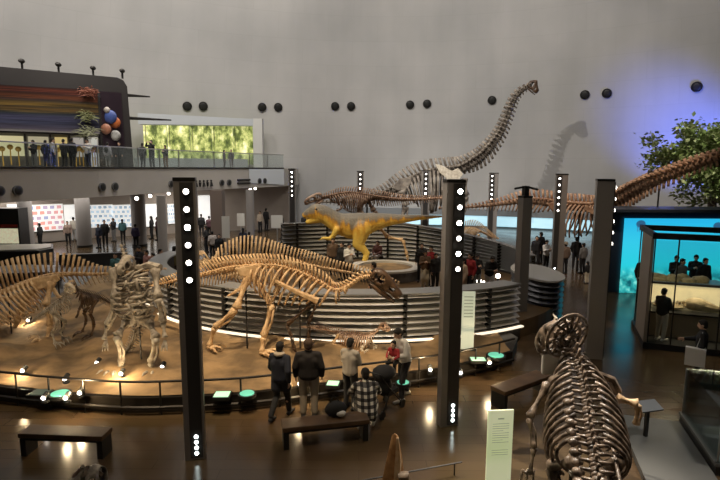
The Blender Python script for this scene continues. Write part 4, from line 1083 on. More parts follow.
def skull(root, m, back, snout, L=None, style='hadro', up=(0, 0, 1), jaw=.18, teeth=True, scale=1.0):
    of = tuple(root.location); back = V3(back); snout = V3(snout)
    X = nrm(back - snout); Lg = np.linalg.norm(back - snout); U = np.array(up, float); U = nrm(U - X * np.dot(U, X)); W = np.cross(X, U)
    A = np.array(PROF[style]); ns, nr = 26, 28; q = MB(); vs = []
    for i in range(ns + 1):
        s = i / ns; t, b, w = (np.interp(s, A[:, 0], A[:, k]) * scale for k in (1, 2, 3))
        for j in range(nr):
            a = 2 * PI * j / nr; ca, sa = math.cos(a), math.sin(a)
            y = math.copysign(abs(ca) ** .75, ca) * w; zc = (t + b) / 2; z = zc + math.copysign(abs(sa) ** .8, sa) * (t - b) / 2
            vs.append(snout + X * Lg * s + W * Lg * y + U * Lg * z)
    fs = []
    for i in range(ns):
        s = (i + .5) / ns; t, b = (np.interp(s, A[:, 0], A[:, k]) for k in (1, 2))
        for j in range(nr):
            a = 2 * PI * (j + .5) / nr; z = (t + b) / 2 + math.sin(a) * (t - b) / 2
            side = abs(math.cos(a)) > .35
            if side and any(((s - c[0]) / c[2]) ** 2 + ((z - c[1]) / c[3]) ** 2 < 1 for c in FEN[style]): continue
            if math.sin(a) < -.72 and .15 < s < .9: continue
            if i == ns - 1 and False: continue
            c = i * nr + j; d = i * nr + (j + 1) % nr; fs.append((c, d, d + nr, c + nr))
    fs.append(tuple(range(nr - 1, -1, -1)))
    q.add(vs, fs); o = q.build('skull', m, root, of, 'all')
    md = o.modifiers.new('t', 'SOLIDIFY'); md.thickness = Lg * .035; md.offset = -1
    k_ = MB(); bz = A[:, 2].min() * scale
    J = snout + X * Lg * .92 + U * Lg * (bz * .9)
    for s_ in (-1, 1):
        e = snout + X * Lg * .04 + U * Lg * (-.1 - jaw * 1.0 + bz * .3) + W * s_ * Lg * .04
        mid = (J + e) / 2 + W * s_ * Lg * .11 - U * Lg * .03
        k_.tube([J + W * s_ * Lg * .2, J * .6 + mid * .4 + W * s_ * Lg * .12, mid, e], [Lg * .03, Lg * .06, Lg * .05, Lg * .035], 6)
    jw = k_.build('lower_jaw', m, root, of, 'all')
    if teeth:
        tq = MB()
        for s_ in (-1, 1):
            for k in range(9):
                s = .06 + k * .06; w = np.interp(s, A[:, 0], A[:, 3]) * .85 * scale; b = np.interp(s, A[:, 0], A[:, 2]) * scale
                p = snout + X * Lg * s + W * s_ * Lg * w + U * Lg * (b + .02); tq.tube([p, p - U * Lg * .075], [Lg * .016, Lg * .003], 5)
        tq.build('teeth_row', m, root, of, 'all')
    return o
def mount(root, x, y, z0, z1, r=.022):
    q = MB(); q.tube([(x, y, z0), (x, y, z1)], r, 6); q.build('support_rod', DARK, root, tuple(root.location))
def P(px, py, y): return tuple(D(px, py, y + DSH))
LEG = ('thigh_bone', 'shin_bone', 'foot_bone'); ARM = ('upper_arm_bone', 'forearm_bone', 'hand_bone')
DSH = -.42
# ---- A: big duck-billed skeleton striding on the stage
rows = px3([(372, 276, 13.3, .06, .08, .0, .02, .0), (360, 278, 13.3, .065, .1, .0, .05, .05), (347, 287, 13.3, .07, .12, 0, .1, .12), (334, 290, 13.35, .075, .16, 0, .2, .45), (318, 281, 13.4, .075, .22, 0, .34, .75), (300, 273, 13.5, .08, .24, 0, .42, .92), (280, 267, 13.6, .085, .24, 0, .42, .9),
            (262, 266, 13.8, .09, .24, 0, .36, .65), (245, 267, 13.95, .09, .26, .05, .2, .2), (228, 269, 14.05, .085, .28, .26, 0, 0), (205, 274, 14.2, .07, .24, .26, 0, 0), (182, 279, 14.4, .05, .17, .18, 0, 0), (160, 284, 14.6, .035, .1, .1, 0, 0), (142, 288, 14.8, .02, .03, .03, 0, 0)])
hip = D(247, 274, 13.9 + DSH)
A_ = skeleton('hadrosaur_skeleton', 'big tan long-tailed skeleton striding before the ring wall, head down to the right', TAN, (hip.x, hip.y, PZ + .05), rows, 74, (.10, .60), .034, tproc=.14, rib_step=2, lean=.5, blade=.6)
limb(A_, TAN, [P(248, 277, 13.7), P(236, 309, 13.4), P(215, 327, 13.6), P(209, 346, 13.7)], (.105, .085, .07), LEG, ((1, -.3, 0), .42, .05))
limb(A_, TAN, [P(252, 275, 14.1), P(272, 304, 13.7), P(263, 337, 13.5), P(262, 352, 13.4)], (.105, .085, .075), LEG, ((1, -.35, 0), .42, .055))
limb(A_, DARKB, [P(316, 300, 13.2), P(287, 325, 13.3), P(294, 348, 13.2), P(299, 357, 13.2)], (.055, .042, .04), ARM, ((1, 0, 0), .2, .03))
limb(A_, DARKB, [P(318, 300, 13.7), P(309, 322, 13.7), P(308, 340, 13.6), P(311, 352, 13.5)], (.055, .042, .04), ARM, ((1, 0, 0), .2, .03))
for dy in (-.25, .25):
    plate(A_, TAN, [P(236, 268, 13.85 + dy), P(258, 264, 13.85 + dy), P(262, 270, 13.85 + dy), P(250, 277, 13.85 + dy), P(240, 276, 13.85 + dy)], (0, .07, 0), 'hip_blade')
    q = MB(); q.tube([P(249, 276, 13.85 + dy), P(240, 289, 13.85 + dy), P(228, 296, 13.85 + dy)], [.07, .05, .03], 6); q.build('lower_hip_bone', TAN, A_, tuple(A_.location))
    q = MB(); q.tube([P(252, 276, 13.85 + dy), P(262, 287, 13.85 + dy), P(266, 285, 13.85 + dy)], [.07, .06, .03], 6); q.build('front_hip_bone', TAN, A_, tuple(A_.location))
    q = MB(); q.tube([P(275, 281, 13.45 + dy * 1.5), P(297, 292, 13.4 + dy * 1.5), P(318, 301, 13.4 + dy * 1.5)], [.045, .065, .085], 6); q.build('shoulder_blade', TAN, A_, tuple(A_.location))
sk = skull(A_, DARKB, P(371, 276, 13.3), P(400, 296, 13.1), style='hadro', teeth=False, jaw=.10, scale=.66)
for px, py in ((246, 300), (300, 330)):
    p = D(px, py, 13.85 + DSH); mount(A_, p.x, p.y, PZ, D(px, 268 if px < 260 else 275, 13.8 + DSH).z)
DSH = 0.0
# ---- B: sail-backed skeleton inside the ring
rows = px3([(206, 262, 16.8, .05, .1, 0, .05, .05), (214, 265, 16.9, .06, .35, 0, .2, .3), (226, 263, 17.0, .065, .62, 0, .35, .6), (242, 261, 17.1, .07, .78, 0, .42, .8), (258, 260, 17.2, .07, .72, 0, .42, .8), (275, 261, 17.3, .07, .58, 0, .36, .6), (290, 262, 17.4, .07, .46, .05, .1, .1),
            (308, 265, 17.4, .065, .42, .2, 0, 0), (330, 269, 17.3, .06, .30, .3, 0, 0), (352, 273, 17.2, .05, .26, .28, 0, 0), (376, 278, 17.1, .04, .22, .2, 0, 0), (398, 284, 17.0, .02, .08, .08, 0, 0)])
b0 = D(280, 280, 17.3)
B_ = skeleton('sailback_skeleton', 'tan sail-backed skeleton behind the big striding skeleton', TAN2, (b0.x, b0.y, RF), rows, 58, (.06, .45), .034, lean=.12, blade=.62)
for dy, k in ((-.3, 1), (.3, -1)):
    limb(B_, TAN2, [P(284, 266, 17.35 + dy), P(276 + 5 * k, 290, 17.2 + dy), (b0.x + .05 + .2 * k, b0.y + dy, RF + .35), (b0.x + .0 + .2 * k, b0.y + dy, RF + .1)], (.09, .07, .06), LEG, ((-1, 0, 0), .35, .045))
    limb(B_, TAN2, [P(222, 274, 17 + dy), P(226, 288, 17 + dy), P(220, 300, 17 + dy)], (.055, .045), ARM[:2])
    plate(B_, TAN2, [P(275, 262, 17.3 + dy), P(297, 262, 17.3 + dy), P(292, 269, 17.3 + dy), P(280, 270, 17.3 + dy)], (0, .06, 0), 'hip_blade')
skull(B_, TAN2, P(208, 257, 16.8), P(192, 268, 16.6), style='hadro', jaw=.1, teeth=False)
mount(B_, b0.x, b0.y, RF, b0.z)
# ---- C: high-spined skeleton at far left
rows = px3([(-75, 325, 14.2, .07, .1, 0, .05, .05), (-50, 312, 14.2, .08, .35, 0, .25, .3), (-25, 302, 14.3, .085, .6, 0, .42, .8), (0, 293, 14.4, .09, .72, 0, .45, .95), (20, 285, 14.5, .09, .70, 0, .42, .75), (38, 279, 14.6, .09, .62, 0, .3, .4), (54, 275, 14.7, .085, .56, .05, 0, 0),
            (70, 274, 14.8, .08, .50, .25, 0, 0), (84, 274, 14.9, .07, .34, .28, 0, 0), (98, 274, 15.0, .055, .22, .22, 0, 0), (115, 273, 15.1, .045, .14, .15, 0, 0), (140, 271, 15.3, .03, .08, .08, 0, 0), (165, 269, 15.5, .018, .02, .02, 0, 0)])
c0_ = D(46, 300, 14.6)
C_ = skeleton('high_spined_skeleton', 'tan skeleton with a tall row of back spines at the left edge', TAN2, (c0_.x, c0_.y, PZ + .05), rows, 54, (.08, .48), .036, lean=.22, blade=.62, tproc=.1, ribsweep=.5)
limb(C_, TAN2, [P(52, 281, 14.4), P(46, 306, 14.1), P(50, 325, 14.2), P(46, 343, 14.1)], (.11, .085, .07), LEG, ((-.7, -.6, 0), .42, .055))
limb(C_, TAN2, [P(44, 283, 14.9), P(24, 300, 14.9), P(17, 322, 15.0), P(12, 335, 15.0)], (.11, .085, .07), LEG, ((-.8, -.4, 0), .4, .05))
limb(C_, TAN2, [P(-30, 318, 14.0), P(-42, 335, 14.0), P(-36, 350, 13.9)], (.07, .055), ARM[:2])
for dy in (-.25, .25):
    plate(C_, TAN2, [P(32, 279, 14.6 + dy), P(58, 274, 14.6 + dy), P(60, 280, 14.6 + dy), P(48, 287, 14.6 + dy), P(34, 290, 14.6 + dy)], (0, .08, 0), 'hip_blade')
    q = MB(); q.tube([P(50, 284, 14.6 + dy), P(58, 296, 14.6 + dy), P(66, 300, 14.6 + dy)], [.08, .05, .03], 6); q.build('lower_hip_bone', TAN2, C_, tuple(C_.location))
skull(C_, TAN2, P(-76, 324, 14.2), P(-100, 338, 14.0), style='hadro', teeth=False)
p = D(58, 278, 14.7); mount(C_, p.x, p.y, PZ, p.z); p = D(8, 292, 14.5); mount(C_, p.x, p.y, PZ, p.z)
# ---- D: grey skeleton rearing towards the visitors
rows = px3([(121, 246, 12.3, .03, .02, 0, 0, 0), (125, 256, 12.25, .045, .03, 0, 0, 0), (131, 265, 12.2, .06, .05, 0, .1, .1), (136, 273, 12.2, .08, .08, 0, .3, .4), (138, 284, 12.15, .085, .1, 0, .38, .62), (139, 297, 12.1, .085, .1, 0, .40, .7), (139, 309, 12.1, .085, .1, 0, .34, .55), (138, 320, 12.15, .08, .1, .05, 0, 0), (136, 332, 12.3, .07, .1, .1, 0, 0), (130, 346, 12.6, .05, .08, .08, 0, 0), (118, 360, 13.0, .03, .04, .04, 0, 0), (104, 368, 13.4, .015, .01, .01, 0, 0)])
d0 = D(138, 380, 11.9)
D_ = skeleton('rearing_skeleton', 'grey barrel-ribbed skeleton facing the visitors left of the light pillar', GREYB, (d0.x, 11.95, PZ + .05), rows, 46, (.14, .55), .036, upref=(0, 1, .15), tproc=.16, lean=.2, ribsweep=.1, rt=.95)
for s_, a in ((-1, [(113, 268, 11.9), (116, 298, 11.6), (108, 325, 11.7), (104, 340, 11.6)]), (1, [(155, 268, 11.9), (158, 298, 11.6), (163, 322, 11.7), (165, 338, 11.6)])):
    limb(D_, GREYB, [P(*x) for x in a], (.10, .085, .06), ARM, None)
    q = MB(); q.tube([P(138, 268, 12.15), P(138 + s_ * 12, 265, 12.0), P(138 + s_ * 22, 268, 11.9)], [.06, .09, .1], 6); q.build('shoulder_blade', GREYB, D_, tuple(D_.location))
    for k in (-1, 0, 1):
        q = MB(); w = P(106 if s_ < 0 else 165, 340, 11.6); e = (w[0] + k * .07, w[1] - .08, w[2] - .24); q.tube([w, ((w[0] + e[0]) / 2 + k * .01, w[1] - .06, (w[2] + e[2]) / 2), e], [.03, .03, .008], 5); q.build('finger_bone', GREYB, D_, tuple(D_.location))
limb(D_, GREYB, [P(127, 322, 12.0), P(117, 336, 11.6), P(122, 362, 11.9), P(114, 380, 11.75)], (.1, .08, .07), LEG, ((-.2, -1, 0), .36, .05))
limb(D_, GREYB, [P(149, 322, 12.0), P(156, 338, 11.6), P(151, 362, 11.9), P(155, 381, 11.75)], (.1, .08, .07), LEG, ((.2, -1, 0), .36, .05))
plate(D_, GREYB, [P(122, 316, 12.0), P(138, 311, 12.0), P(155, 316, 12.0), P(150, 328, 12.0), P(138, 323, 12.0), P(127, 328, 12.0)], (0, .12, 0), 'hip_blade')
# breast plates and belly bones, the dense front of the barrel
rr = random.Random(5)
for k in range(26):
    x, y = rr.uniform(127, 150), rr.uniform(276, 312); q = MB(); a = V3(P(x, y, 11.5 + abs(x - 138) * .012)); ang = rr.uniform(0, PI)
    L = rr.uniform(.1, .2); d = np.array((math.cos(ang), 0, math.sin(ang))) * L
    q.tube([a - d, a + (0, -.04, 0), a + d], [.02, .035, .02], 5); q.build('belly_bone', GREYB, D_, tuple(D_.location), 'all')
skull(D_, GREYB, P(131, 263, 12.1), P(119, 272, 11.6), style='thero', jaw=.1, teeth=False)
p = D(138, 300, 12.2); mount(D_, p.x, p.y, PZ, p.z)
# ---- E: small dark and small pale skeletons between them
rows = px3([(74, 284, 14.1, .035, .03, 0, 0, 0), (78, 291, 14.1, .04, .05, 0, .1, .15), (84, 293, 14.15, .045, .07, 0, .2, .4), (91, 295, 14.2, .045, .08, 0, .2, .42), (98, 297, 14.25, .045, .08, .05, .1, .1), (105, 300, 14.3, .035, .06, .08, 0, 0), (112, 305, 14.4, .025, .04, .05, 0, 0), (118, 312, 14.5, .012, .01, .01, 0, 0)])
e0_ = D(93, 320, 14.2)
E_ = skeleton('small_dark_skeleton', 'small dark brown skeleton standing left of the grey rearing skeleton', DARKB, (e0_.x, e0_.y, PZ + .05), rows, 36, (.1, .55), .016, tproc=.05)
limb(E_, DARKB, [P(97, 299, 14.1), P(90, 313, 14.0), P(94, 325, 14.1), P(91, 336, 14.0)], (.06, .045, .04), LEG, ((-1, -.4, 0), .25, .03))
limb(E_, DARKB, [P(96, 299, 14.4), P(84, 312, 14.4), P(86, 322, 14.4), P(82, 332, 14.3)], (.06, .045, .04), LEG, ((-1, -.4, 0), .25, .03))
limb(E_, DARKB, [P(82, 300, 14.1), P(79, 310, 14.0), P(76, 318, 13.9)], (.035, .03), ARM[:2])
skull(E_, TAN2, P(75, 283, 14.1), P(66, 287, 14.0), style='thero', jaw=.12, teeth=False)
rows = px3([(66, 288, 13.6, .03, .03, 0, 0, 0), (66, 297, 13.6, .035, .05, 0, .1, .12), (62, 301, 13.6, .04, .06, 0, .18, .32), (56, 305, 13.6, .04, .06, 0, .18, .32), (50, 309, 13.6, .04, .06, .04, .05, .05), (43, 314, 13.7, .03, .05, .05, 0, 0), (34, 320, 13.9, .02, .03, .03, 0, 0), (24, 326, 14.1, .01, .01, .01, 0, 0)])
e1 = D(56, 340, 13.6)
E2 = skeleton('small_pale_skeleton', 'small pale grey skeleton crouching under the high-spined skeleton', GREYB, (e1.x, e1.y, PZ + .05), rows, 34, (.12, .5), .015, tproc=.05)
limb(E2, GREYB, [P(51, 311, 13.5), P(58, 322, 13.4), P(52, 333, 13.5), P(55, 343, 13.4)], (.05, .04, .035), LEG, ((1, -.4, 0), .24, .028))
limb(E2, GREYB, [P(52, 311, 13.8), P(66, 322, 13.8), P(60, 332, 13.8), P(63, 338, 13.7)], (.05, .04, .035), LEG, ((1, -.4, 0), .24, .028))
skull(E2, PALEB, P(66, 287, 13.6), P(75, 291, 13.5), style='thero', jaw=.12, teeth=False)
DSH = -.45
# ---- F: small rosy skeleton before the ring wall
rows = px3([(381, 326, 13.9, .03, .03, 0, 0, 0), (375, 333, 13.9, .035, .05, 0, .04, .05), (365, 336, 13.9, .04, .07, 0, .18, .34), (352, 334, 13.95, .042, .08, 0, .2, .36), (340, 332, 14, .042, .08, .05, .15, .2), (328, 330, 14, .035, .07, .09, 0, 0), (314, 328, 14.05, .025, .05, .05, 0, 0), (302, 327, 14.1, .012, .01, .01, 0, 0)])
f0 = D(350, 352, 14 + DSH)
F_ = skeleton('small_rosy_skeleton', 'small rosy long-tailed skeleton before the ring wall, beyond the person in beige', ROSY, (f0.x, f0.y, PZ + .05), rows, 44, (.1, .55), .016, tproc=.06)
limb(F_, TAN, [P(339, 334, 13.85), P(333, 343, 13.7), P(337, 350, 13.75), P(334, 357, 13.65)], (.05, .04, .035), LEG, ((1, -.3, 0), .22, .026))
limb(F_, TAN, [P(340, 334, 14.15), P(347, 343, 14.1), P(343, 350, 14.1), P(346, 355, 14.0)], (.05, .04, .035), LEG, ((1, -.3, 0), .22, .026))
limb(F_, PALEB, [P(370, 340, 13.8), P(361, 348, 13.7), P(363, 358, 13.65)], (.045, .038), ARM[:2], ((1, -.3, 0), .15, .022))
limb(F_, PALEB, [P(370, 340, 14.05), P(376, 347, 14.0), P(372, 355, 13.95)], (.045, .038), ARM[:2], ((1, -.3, 0), .15, .022))
skull(F_, ROSY, P(380, 326, 13.9), P(390, 329, 13.8), style='sauro', jaw=.12, teeth=False)
DSH = 0.0
# ---- H: brown theropod skeleton far behind the yellow model
rows = px3([(322, 198, 29.5, .12, .1, 0, .1, .1), (332, 196, 29.6, .14, .2, 0, .3, .5), (343, 194, 29.8, .16, .25, 0, .55, 1.1), (354, 194, 30, .16, .28, 0, .55, 1.1), (366, 196, 30.2, .17, .3, .1, .3, .4), (380, 198, 30.4, .15, .28, .3, 0, 0), (400, 199.5, 30.6, .12, .2, .22, 0, 0), (425, 199, 30.8, .09, .12, .14, 0, 0), (455, 197, 31, .05, .05, .05, 0, 0)])
h0 = D(367, 210, 30.2)
H_ = skeleton('theropod_skeleton', 'brown long-tailed skeleton far behind the yellow theropod', PINK, (h0.x, h0.y, 0), rows, 60, (.05, .5), .04, tproc=.2)
limb(H_, PINK, [P(366, 199, 29.9), P(358, 210, 29.7), P(366, 222, 29.8), (D(362, 210, 29.7).x, 29.7, .25)], (.16, .13, .1), LEG, ((-1, 0, 0), .6, .08))
limb(H_, PINK, [P(367, 199, 30.5), P(374, 211, 30.4), P(379, 222, 30.5), (D(375, 210, 30.4).x, 30.4, .25)], (.16, .13, .1), LEG, ((-1, 0, 0), .6, .08))
limb(H_, PINK, [P(338, 202, 29.4), P(342, 208, 29.3), P(336, 211, 29.2)], (.06, .05), ARM[:2])
skull(H_, PINK, P(322, 197, 29.4), P(305, 203, 29.0), style='thero', jaw=.2, scale=.62)
mount(H_, h0.x, h0.y, 0, D(367, 198, 30.2).z, .05)
# ---- I: giant long-necked skeleton
rows = px3([(529, 86, 36, .13, .06, .05, 0, 0), (522, 90, 36, .15, .1, .12, 0, 0), (515, 97, 36, .17, .14, .16, 0, 0), (510, 108, 36, .19, .16, .2, 0, 0), (505, 121, 36, .21, .18, .22, 0, 0), (499, 134, 36, .24, .2, .25, 0, 0), (491, 145, 36, .27, .22, .3, 0, 0), (482, 155, 36, .30, .26, .35, 0, 0), (471, 163, 36, .32, .32, .2, .2, .3),
            (459, 169, 36, .30, .5, 0, .8, 1.7), (445, 171, 36, .28, .55, 0, 1.1, 2.6), (430, 173, 36, .28, .58, 0, 1.2, 2.8), (416, 178, 36, .28, .6, 0, 1.1, 2.3), (404, 184, 36, .27, .55, .1, .7, 1.0), (393, 190, 36.2, .24, .45, .4, 0, 0), (378, 196, 36.4, .20, .35, .4, 0, 0), (355, 201, 36.8, .13, .2, .25, 0, 0), (330, 202, 37.2, .07, .1, .1, 0, 0), (308, 201, 37.6, .04, .03, .03, 0, 0)])
i0 = D(430, 200, 36)
I_ = skeleton('long_necked_skeleton', 'giant grey long-necked skeleton with its head raised high before the dome wall', BRACH, (i0.x, i0.y, 0), [r[:3] + (r[3] * 1.35,) + r[4:] for r in rows], 66, (.44, .68), .09, tproc=.3, lean=.25, blade=.65)
for dy in (-.9, .9):
    limb(I_, BRACH, [P(464, 178, 36 + dy), P(466, 196, 36 + dy), P(462, 214, 36 + dy), (D(463, 210, 36 + dy).x, 36 + dy, .2)], (.22, .17, .13), ARM, ((1, 0, 0), .4, .1))
    limb(I_, BRACH, [P(402, 190, 36 + dy), P(406, 206, 36 + dy), P(400, 222, 36 + dy), (D(401, 210, 36 + dy).x, 36 + dy, .2)], (.25, .2, .15), LEG, ((1, 0, 0), .4, .1))
    plate(I_, BRACH, [P(392, 188, 36 + dy), P(400, 178, 36 + dy), P(412, 178, 36 + dy), P(410, 186, 36 + dy), P(403, 192, 36 + dy)], (0, .15, 0), 'hip_blade')
    plate(I_, PALEB, [P(435, 164, 36 + dy * 1.3), P(441, 165, 36 + dy * 1.3), P(452, 171, 36 + dy * 1.3), P(458, 168, 36 + dy * 1.3), P(463, 174, 36 + dy * 1.3), P(458, 181, 36 + dy * 1.3), P(448, 180, 36 + dy * 1.3), P(440, 173, 36 + dy * 1.3)], (0, .15, 0), 'shoulder_blade')
skull(I_, DARKB, P(528, 85, 36), P(538, 91, 35.7), style='sauro', jaw=.2, scale=1.25)
mount(I_, i0.x + 1.8, i0.y, 0, D(450, 174, 36).z, .07); mount(I_, D(403, 190, 36).x, i0.y, 0, D(404, 188, 36).z, .07)
# ---- J: rosy long-necked skeleton at right
rows = px3([(790, 133, 19.6, .17, .06, .08, 0, 0), (750, 146, 20.2, .18, .08, .12, 0, 0), (720, 156, 20.8, .19, .1, .16, 0, 0), (695, 164, 21.5, .20, .12, .18, 0, 0), (672, 173, 22.2, .22, .13, .22, 0, 0), (652, 181, 23, .24, .14, .26, 0, 0), (636, 189, 23.8, .26, .16, .3, 0, 0), (620, 198, 24.6, .27, .2, .3, .2, .3), (606, 205, 25.4, .26, .26, 0, .5, 1.0),
            (592, 207, 26, .24, .32, 0, .7, 1.6), (579, 206, 26.5, .24, .34, 0, .7, 1.7), (566, 205, 27, .23, .34, 0, .6, 1.2), (553, 203, 27.4, .22, .36, .2, .1, .1), (538, 201, 27.8, .2, .4, .42, 0, 0), (520, 201, 28.2, .16, .34, .38, 0, 0), (498, 204, 28.8, .11, .2, .24, 0, 0), (470, 207, 29.6, .07, .1, .12, 0, 0), (440, 208, 30.4, .04, .04, .04, 0, 0)])
j0 = D(580, 215, 26.6)
J_ = skeleton('rosy_long_necked_skeleton', 'rosy tan long-necked skeleton stretching its neck right past the tree', PINK, (j0.x, j0.y, 0), [r[:3] + (r[3] * 1.2,) + r[4:] for r in rows], 80, (.40, .64), .055, tproc=.22, lean=.3, blade=.65)
for dy in (-.55, .55):
    limb(J_, PINK, [P(603, 212, 25.5 + dy), P(600, 224, 25.5 + dy), P(601, 238, 25.5 + dy), (D(600, 230, 25.5 + dy).x, 25.5 + dy, .18)], (.15, .12, .09), ARM, ((1, -.3, 0), .3, .07))
    limb(J_, PINK, [P(556, 207, 27.3 + dy), P(561, 222, 27.3 + dy), P(557, 236, 27.3 + dy), (D(558, 230, 27.3 + dy).x, 27.3 + dy, .18)], (.17, .14, .1), LEG, ((1, -.3, 0), .3, .07))
    plate(J_, PINK, [P(546, 203, 27.3 + dy), P(566, 202, 27.3 + dy), P(564, 208, 27.3 + dy), P(553, 212, 27.3 + dy)], (0, .1, 0), 'hip_blade')
    plate(J_, PINK, [P(585, 205, 25.7 + dy), P(604, 214, 25.5 + dy), P(606, 219, 25.5 + dy), P(597, 217, 25.6 + dy), P(584, 210, 25.7 + dy)], (0, .1, 0), 'shoulder_blade')
skull(J_, PINK, P(789, 132, 19.6), P(812, 130, 19.2), style='sauro')
mount(J_, j0.x, j0.y, 0, D(580, 208, 26.5).z, .05); p = D(660, 178, 22.7); mount(J_, p.x, SY + 1.1, 3.4, p.z, .04)
for px, py in ((650, 172), (653, 173)):
    q = MB(); p = P(px, py, 23); q.ell(p, (.1, .1, .13), 7, 5); q.build('clamp', BLACK, J_, tuple(J_.location))
# ---- K: yellowish plated skeleton beyond the ring
rows = px3([(452, 237, 29, .05, .05, 0, 0, 0), (457, 233, 29, .07, .1, 0, .15, .2), (464, 229, 29, .08, .3, 0, .35, .7), (472, 228, 29, .08, .4, 0, .35, .7), (480, 231, 29, .07, .3, .1, .1, .1), (488, 235, 29, .05, .2, .12, 0, 0), (498, 239, 29.2, .02, .05, .05, 0, 0)])
k0 = D(472, 240, 29)
K_ = skeleton('plated_skeleton', 'yellowish low skeleton with back plates beyond the ring wall, beside the central pillar', TAN, (k0.x, k0.y, 0), rows, 34, (.1, .6), .03, blade=.8)
for dy in (-.3, .3):
    limb(K_, TAN, [P(479, 234, 29 + dy), P(477, 242, 29 + dy), (D(479, 240, 29 + dy).x, 29 + dy, .12)], (.08, .07), LEG[:2], ((-1, 0, 0), .2, .05))
    limb(K_, TAN, [P(461, 236, 29 + dy), P(463, 243, 29 + dy), (D(461, 240, 29 + dy).x, 29 + dy, .12)], (.07, .06), ARM[:2], ((-1, 0, 0), .2, .05))
skull(K_, TAN, P(453, 236, 29), P(444, 241, 28.9), style='hadro', teeth=False)
# ---- L: near bronze skeleton at lower right
rows = px3([(563, 341, 8.9, .075, .05, 0, .05, .05), (568, 349, 8.65, .08, .16, 0, .1, .1), (574, 357, 8.4, .085, .22, 0, .24, .35), (579, 368, 8.1, .085, .17, 0, .40, .7), (583, 382, 7.8, .085, .13, 0, .50, .86), (586, 398, 7.45, .085, .12, 0, .53, .9), (588, 415, 7.1, .085, .11, 0, .52, .86), (590, 432, 6.8, .085, .1, 0, .46, .62), (593, 450, 6.45, .085, .1, .05, .3, .25), (596, 470, 6.1, .085, .1, .1, 0, 0), (599, 494, 5.75, .08, .1, .14, 0, 0), (603, 530, 5.3, .06, .08, .12, 0, 0), (607, 580, 4.85, .04, .05, .08, 0, 0), (610, 650, 4.4, .02, .02, .03, 0, 0)])
l0 = D(592, 450, 6.6)
L_ = skeleton('near_bronze_skeleton', 'near dark bronze skeleton seen from behind at lower right, large rib cage', BRONZE, (l0.x, l0.y, 0), rows, 32, (.08, .50), .03, tproc=.17, lean=.4, ribsweep=.55, blade=.35)
lo_ = tuple(L_.location)
limb(L_, BRONZE, [P(548, 382, 8.1), P(529, 418, 7.8), P(534, 448, 7.6), P(530, 474, 7.5)], (.06, .045, .04), ARM, ((0, 1, 0), .2, .03))
limb(L_, TAN, [P(616, 398, 8.0), P(638, 404, 7.9), P(636, 425, 7.9)], (.075, .05), ARM[:2])
limb(L_, BRONZE, [P(574, 462, 6.5), (l0.x - .42, 6.9, 1.0), (l0.x - .40, 6.5, .45), (l0.x - .42, 6.6, .1)], (.09, .075, .06), LEG, ((0, 1, 0), .35, .05))
limb(L_, BRONZE, [P(618, 462, 6.5), (l0.x + .42, 6.9, 1.0), (l0.x + .42, 6.5, .45), (l0.x + .42, 6.6, .1)], (.09, .075, .06), LEG, ((0, 1, 0), .35, .05))
for s_, (xa, xb) in ((-1, (580, 579)), (1, (612, 622))):
    a, b_, c, d = P(xa, 444, 6.75), P(xb, 490, 5.95), V3(P(xb, 490, 5.95)) + (s_ * .08, 0, -.34), V3(P(xa, 444, 6.75)) + (s_ * .06, 0, -.25)
    plate(L_, BRONZE, [a, b_, c, d], (.05, 0, 0), 'hip_blade')
    # knobbly processes flanking the spine
    for k in range(9):
        t_ = k / 8; x = 578 + 12 * t_ + (17 + 2 * t_) * s_ * .62; y = 402 + 80 * t_; dd = 7.35 - 1.45 * t_
        q = MB(); c_ = V3(P(x, y, dd)); q.ell(c_ + (0, 0, .0), (.07, .075, .055), 9, 6); q.tube([c_, c_ + (-s_ * .1, .05, -.04)], [.045, .035], 6)
        q.build('side_process', BRONZE, L_, lo_, 'all')
    q = MB(); q.tube([P(579 + s_ * 14, 372, 8.1), P(582 + s_ * 30, 380, 8.1), P(582 + s_ * 35, 392, 8.1)], [.05, .07, .09], 6); q.build('shoulder_blade', BRONZE, L_, lo_)
q = MB(); q.tube([P(569, 464, 6.8), P(572, 472, 6.7), P(575, 481, 6.6)], [.035, .045, .012], 6); q.build('belly_spike', PALEB, L_, lo_)
sb, ss = V3(P(566, 338, 8.75)), V3(P(536, 344, 9.05))
skull(L_, BRONZE, sb, ss, style='cerat', jaw=.14, scale=1.2)
# frill lattice behind the skull
fc = V3(P(567, 336, 8.62)); fr = []
fx = nrm(np.array((.95, .3, 0))); fz = np.array((0.25, -.2, .95)); fz = nrm(fz - fx * np.dot(fx, fz))
for rr_, nm in ((.40, 'frill_rim'), (.26, 'frill_ring'), (.14, 'frill_ring')):
    q = MB(); q.tube([fc + fx * math.cos(a) * rr_ + fz * math.sin(a) * rr_ * 1.05 for a in np.linspace(0, 2 * PI, 25)], .032, 6); q.build(nm, BRONZE, L_, lo_)
for k in range(15):
    a = 2 * PI * k / 15; q = MB(); o1 = fx * math.cos(a) + fz * math.sin(a) * 1.05; b_ = fx * math.cos(a + .35) + fz * math.sin(a + .35) * 1.05
    kk_ = RND.uniform(.75, 1.05); q.tube([fc + o1 * .06, fc + (o1 + b_) * .1 + np.array((0, RND.uniform(-.05, .05), 0)), fc + b_ * .40 * kk_], [.03, RND.uniform(.016, .032), .03], 5); q.build('frill_bar', BRONZE, L_, lo_)
q = MB(); q.tube([P(551, 330, 8.95), P(556, 318, 8.9), P(553, 314, 8.95)], [.035, .03, .012], 6); q.tube([P(553, 323, 8.95), P(565, 320, 8.9), P(572, 324, 8.8)], [.03, .03, .02], 6); q.build('brow_horn', PALEB, L_, lo_)
mount(L_, l0.x, 7.2, 0, D(588, 410, 7.2).z - .1, .03)
q = MB(); q.box((l0.x, 6.9, .02), (1.3, 2.2, .04)); q.build('mount_base', BLACK, L_, lo_, False)
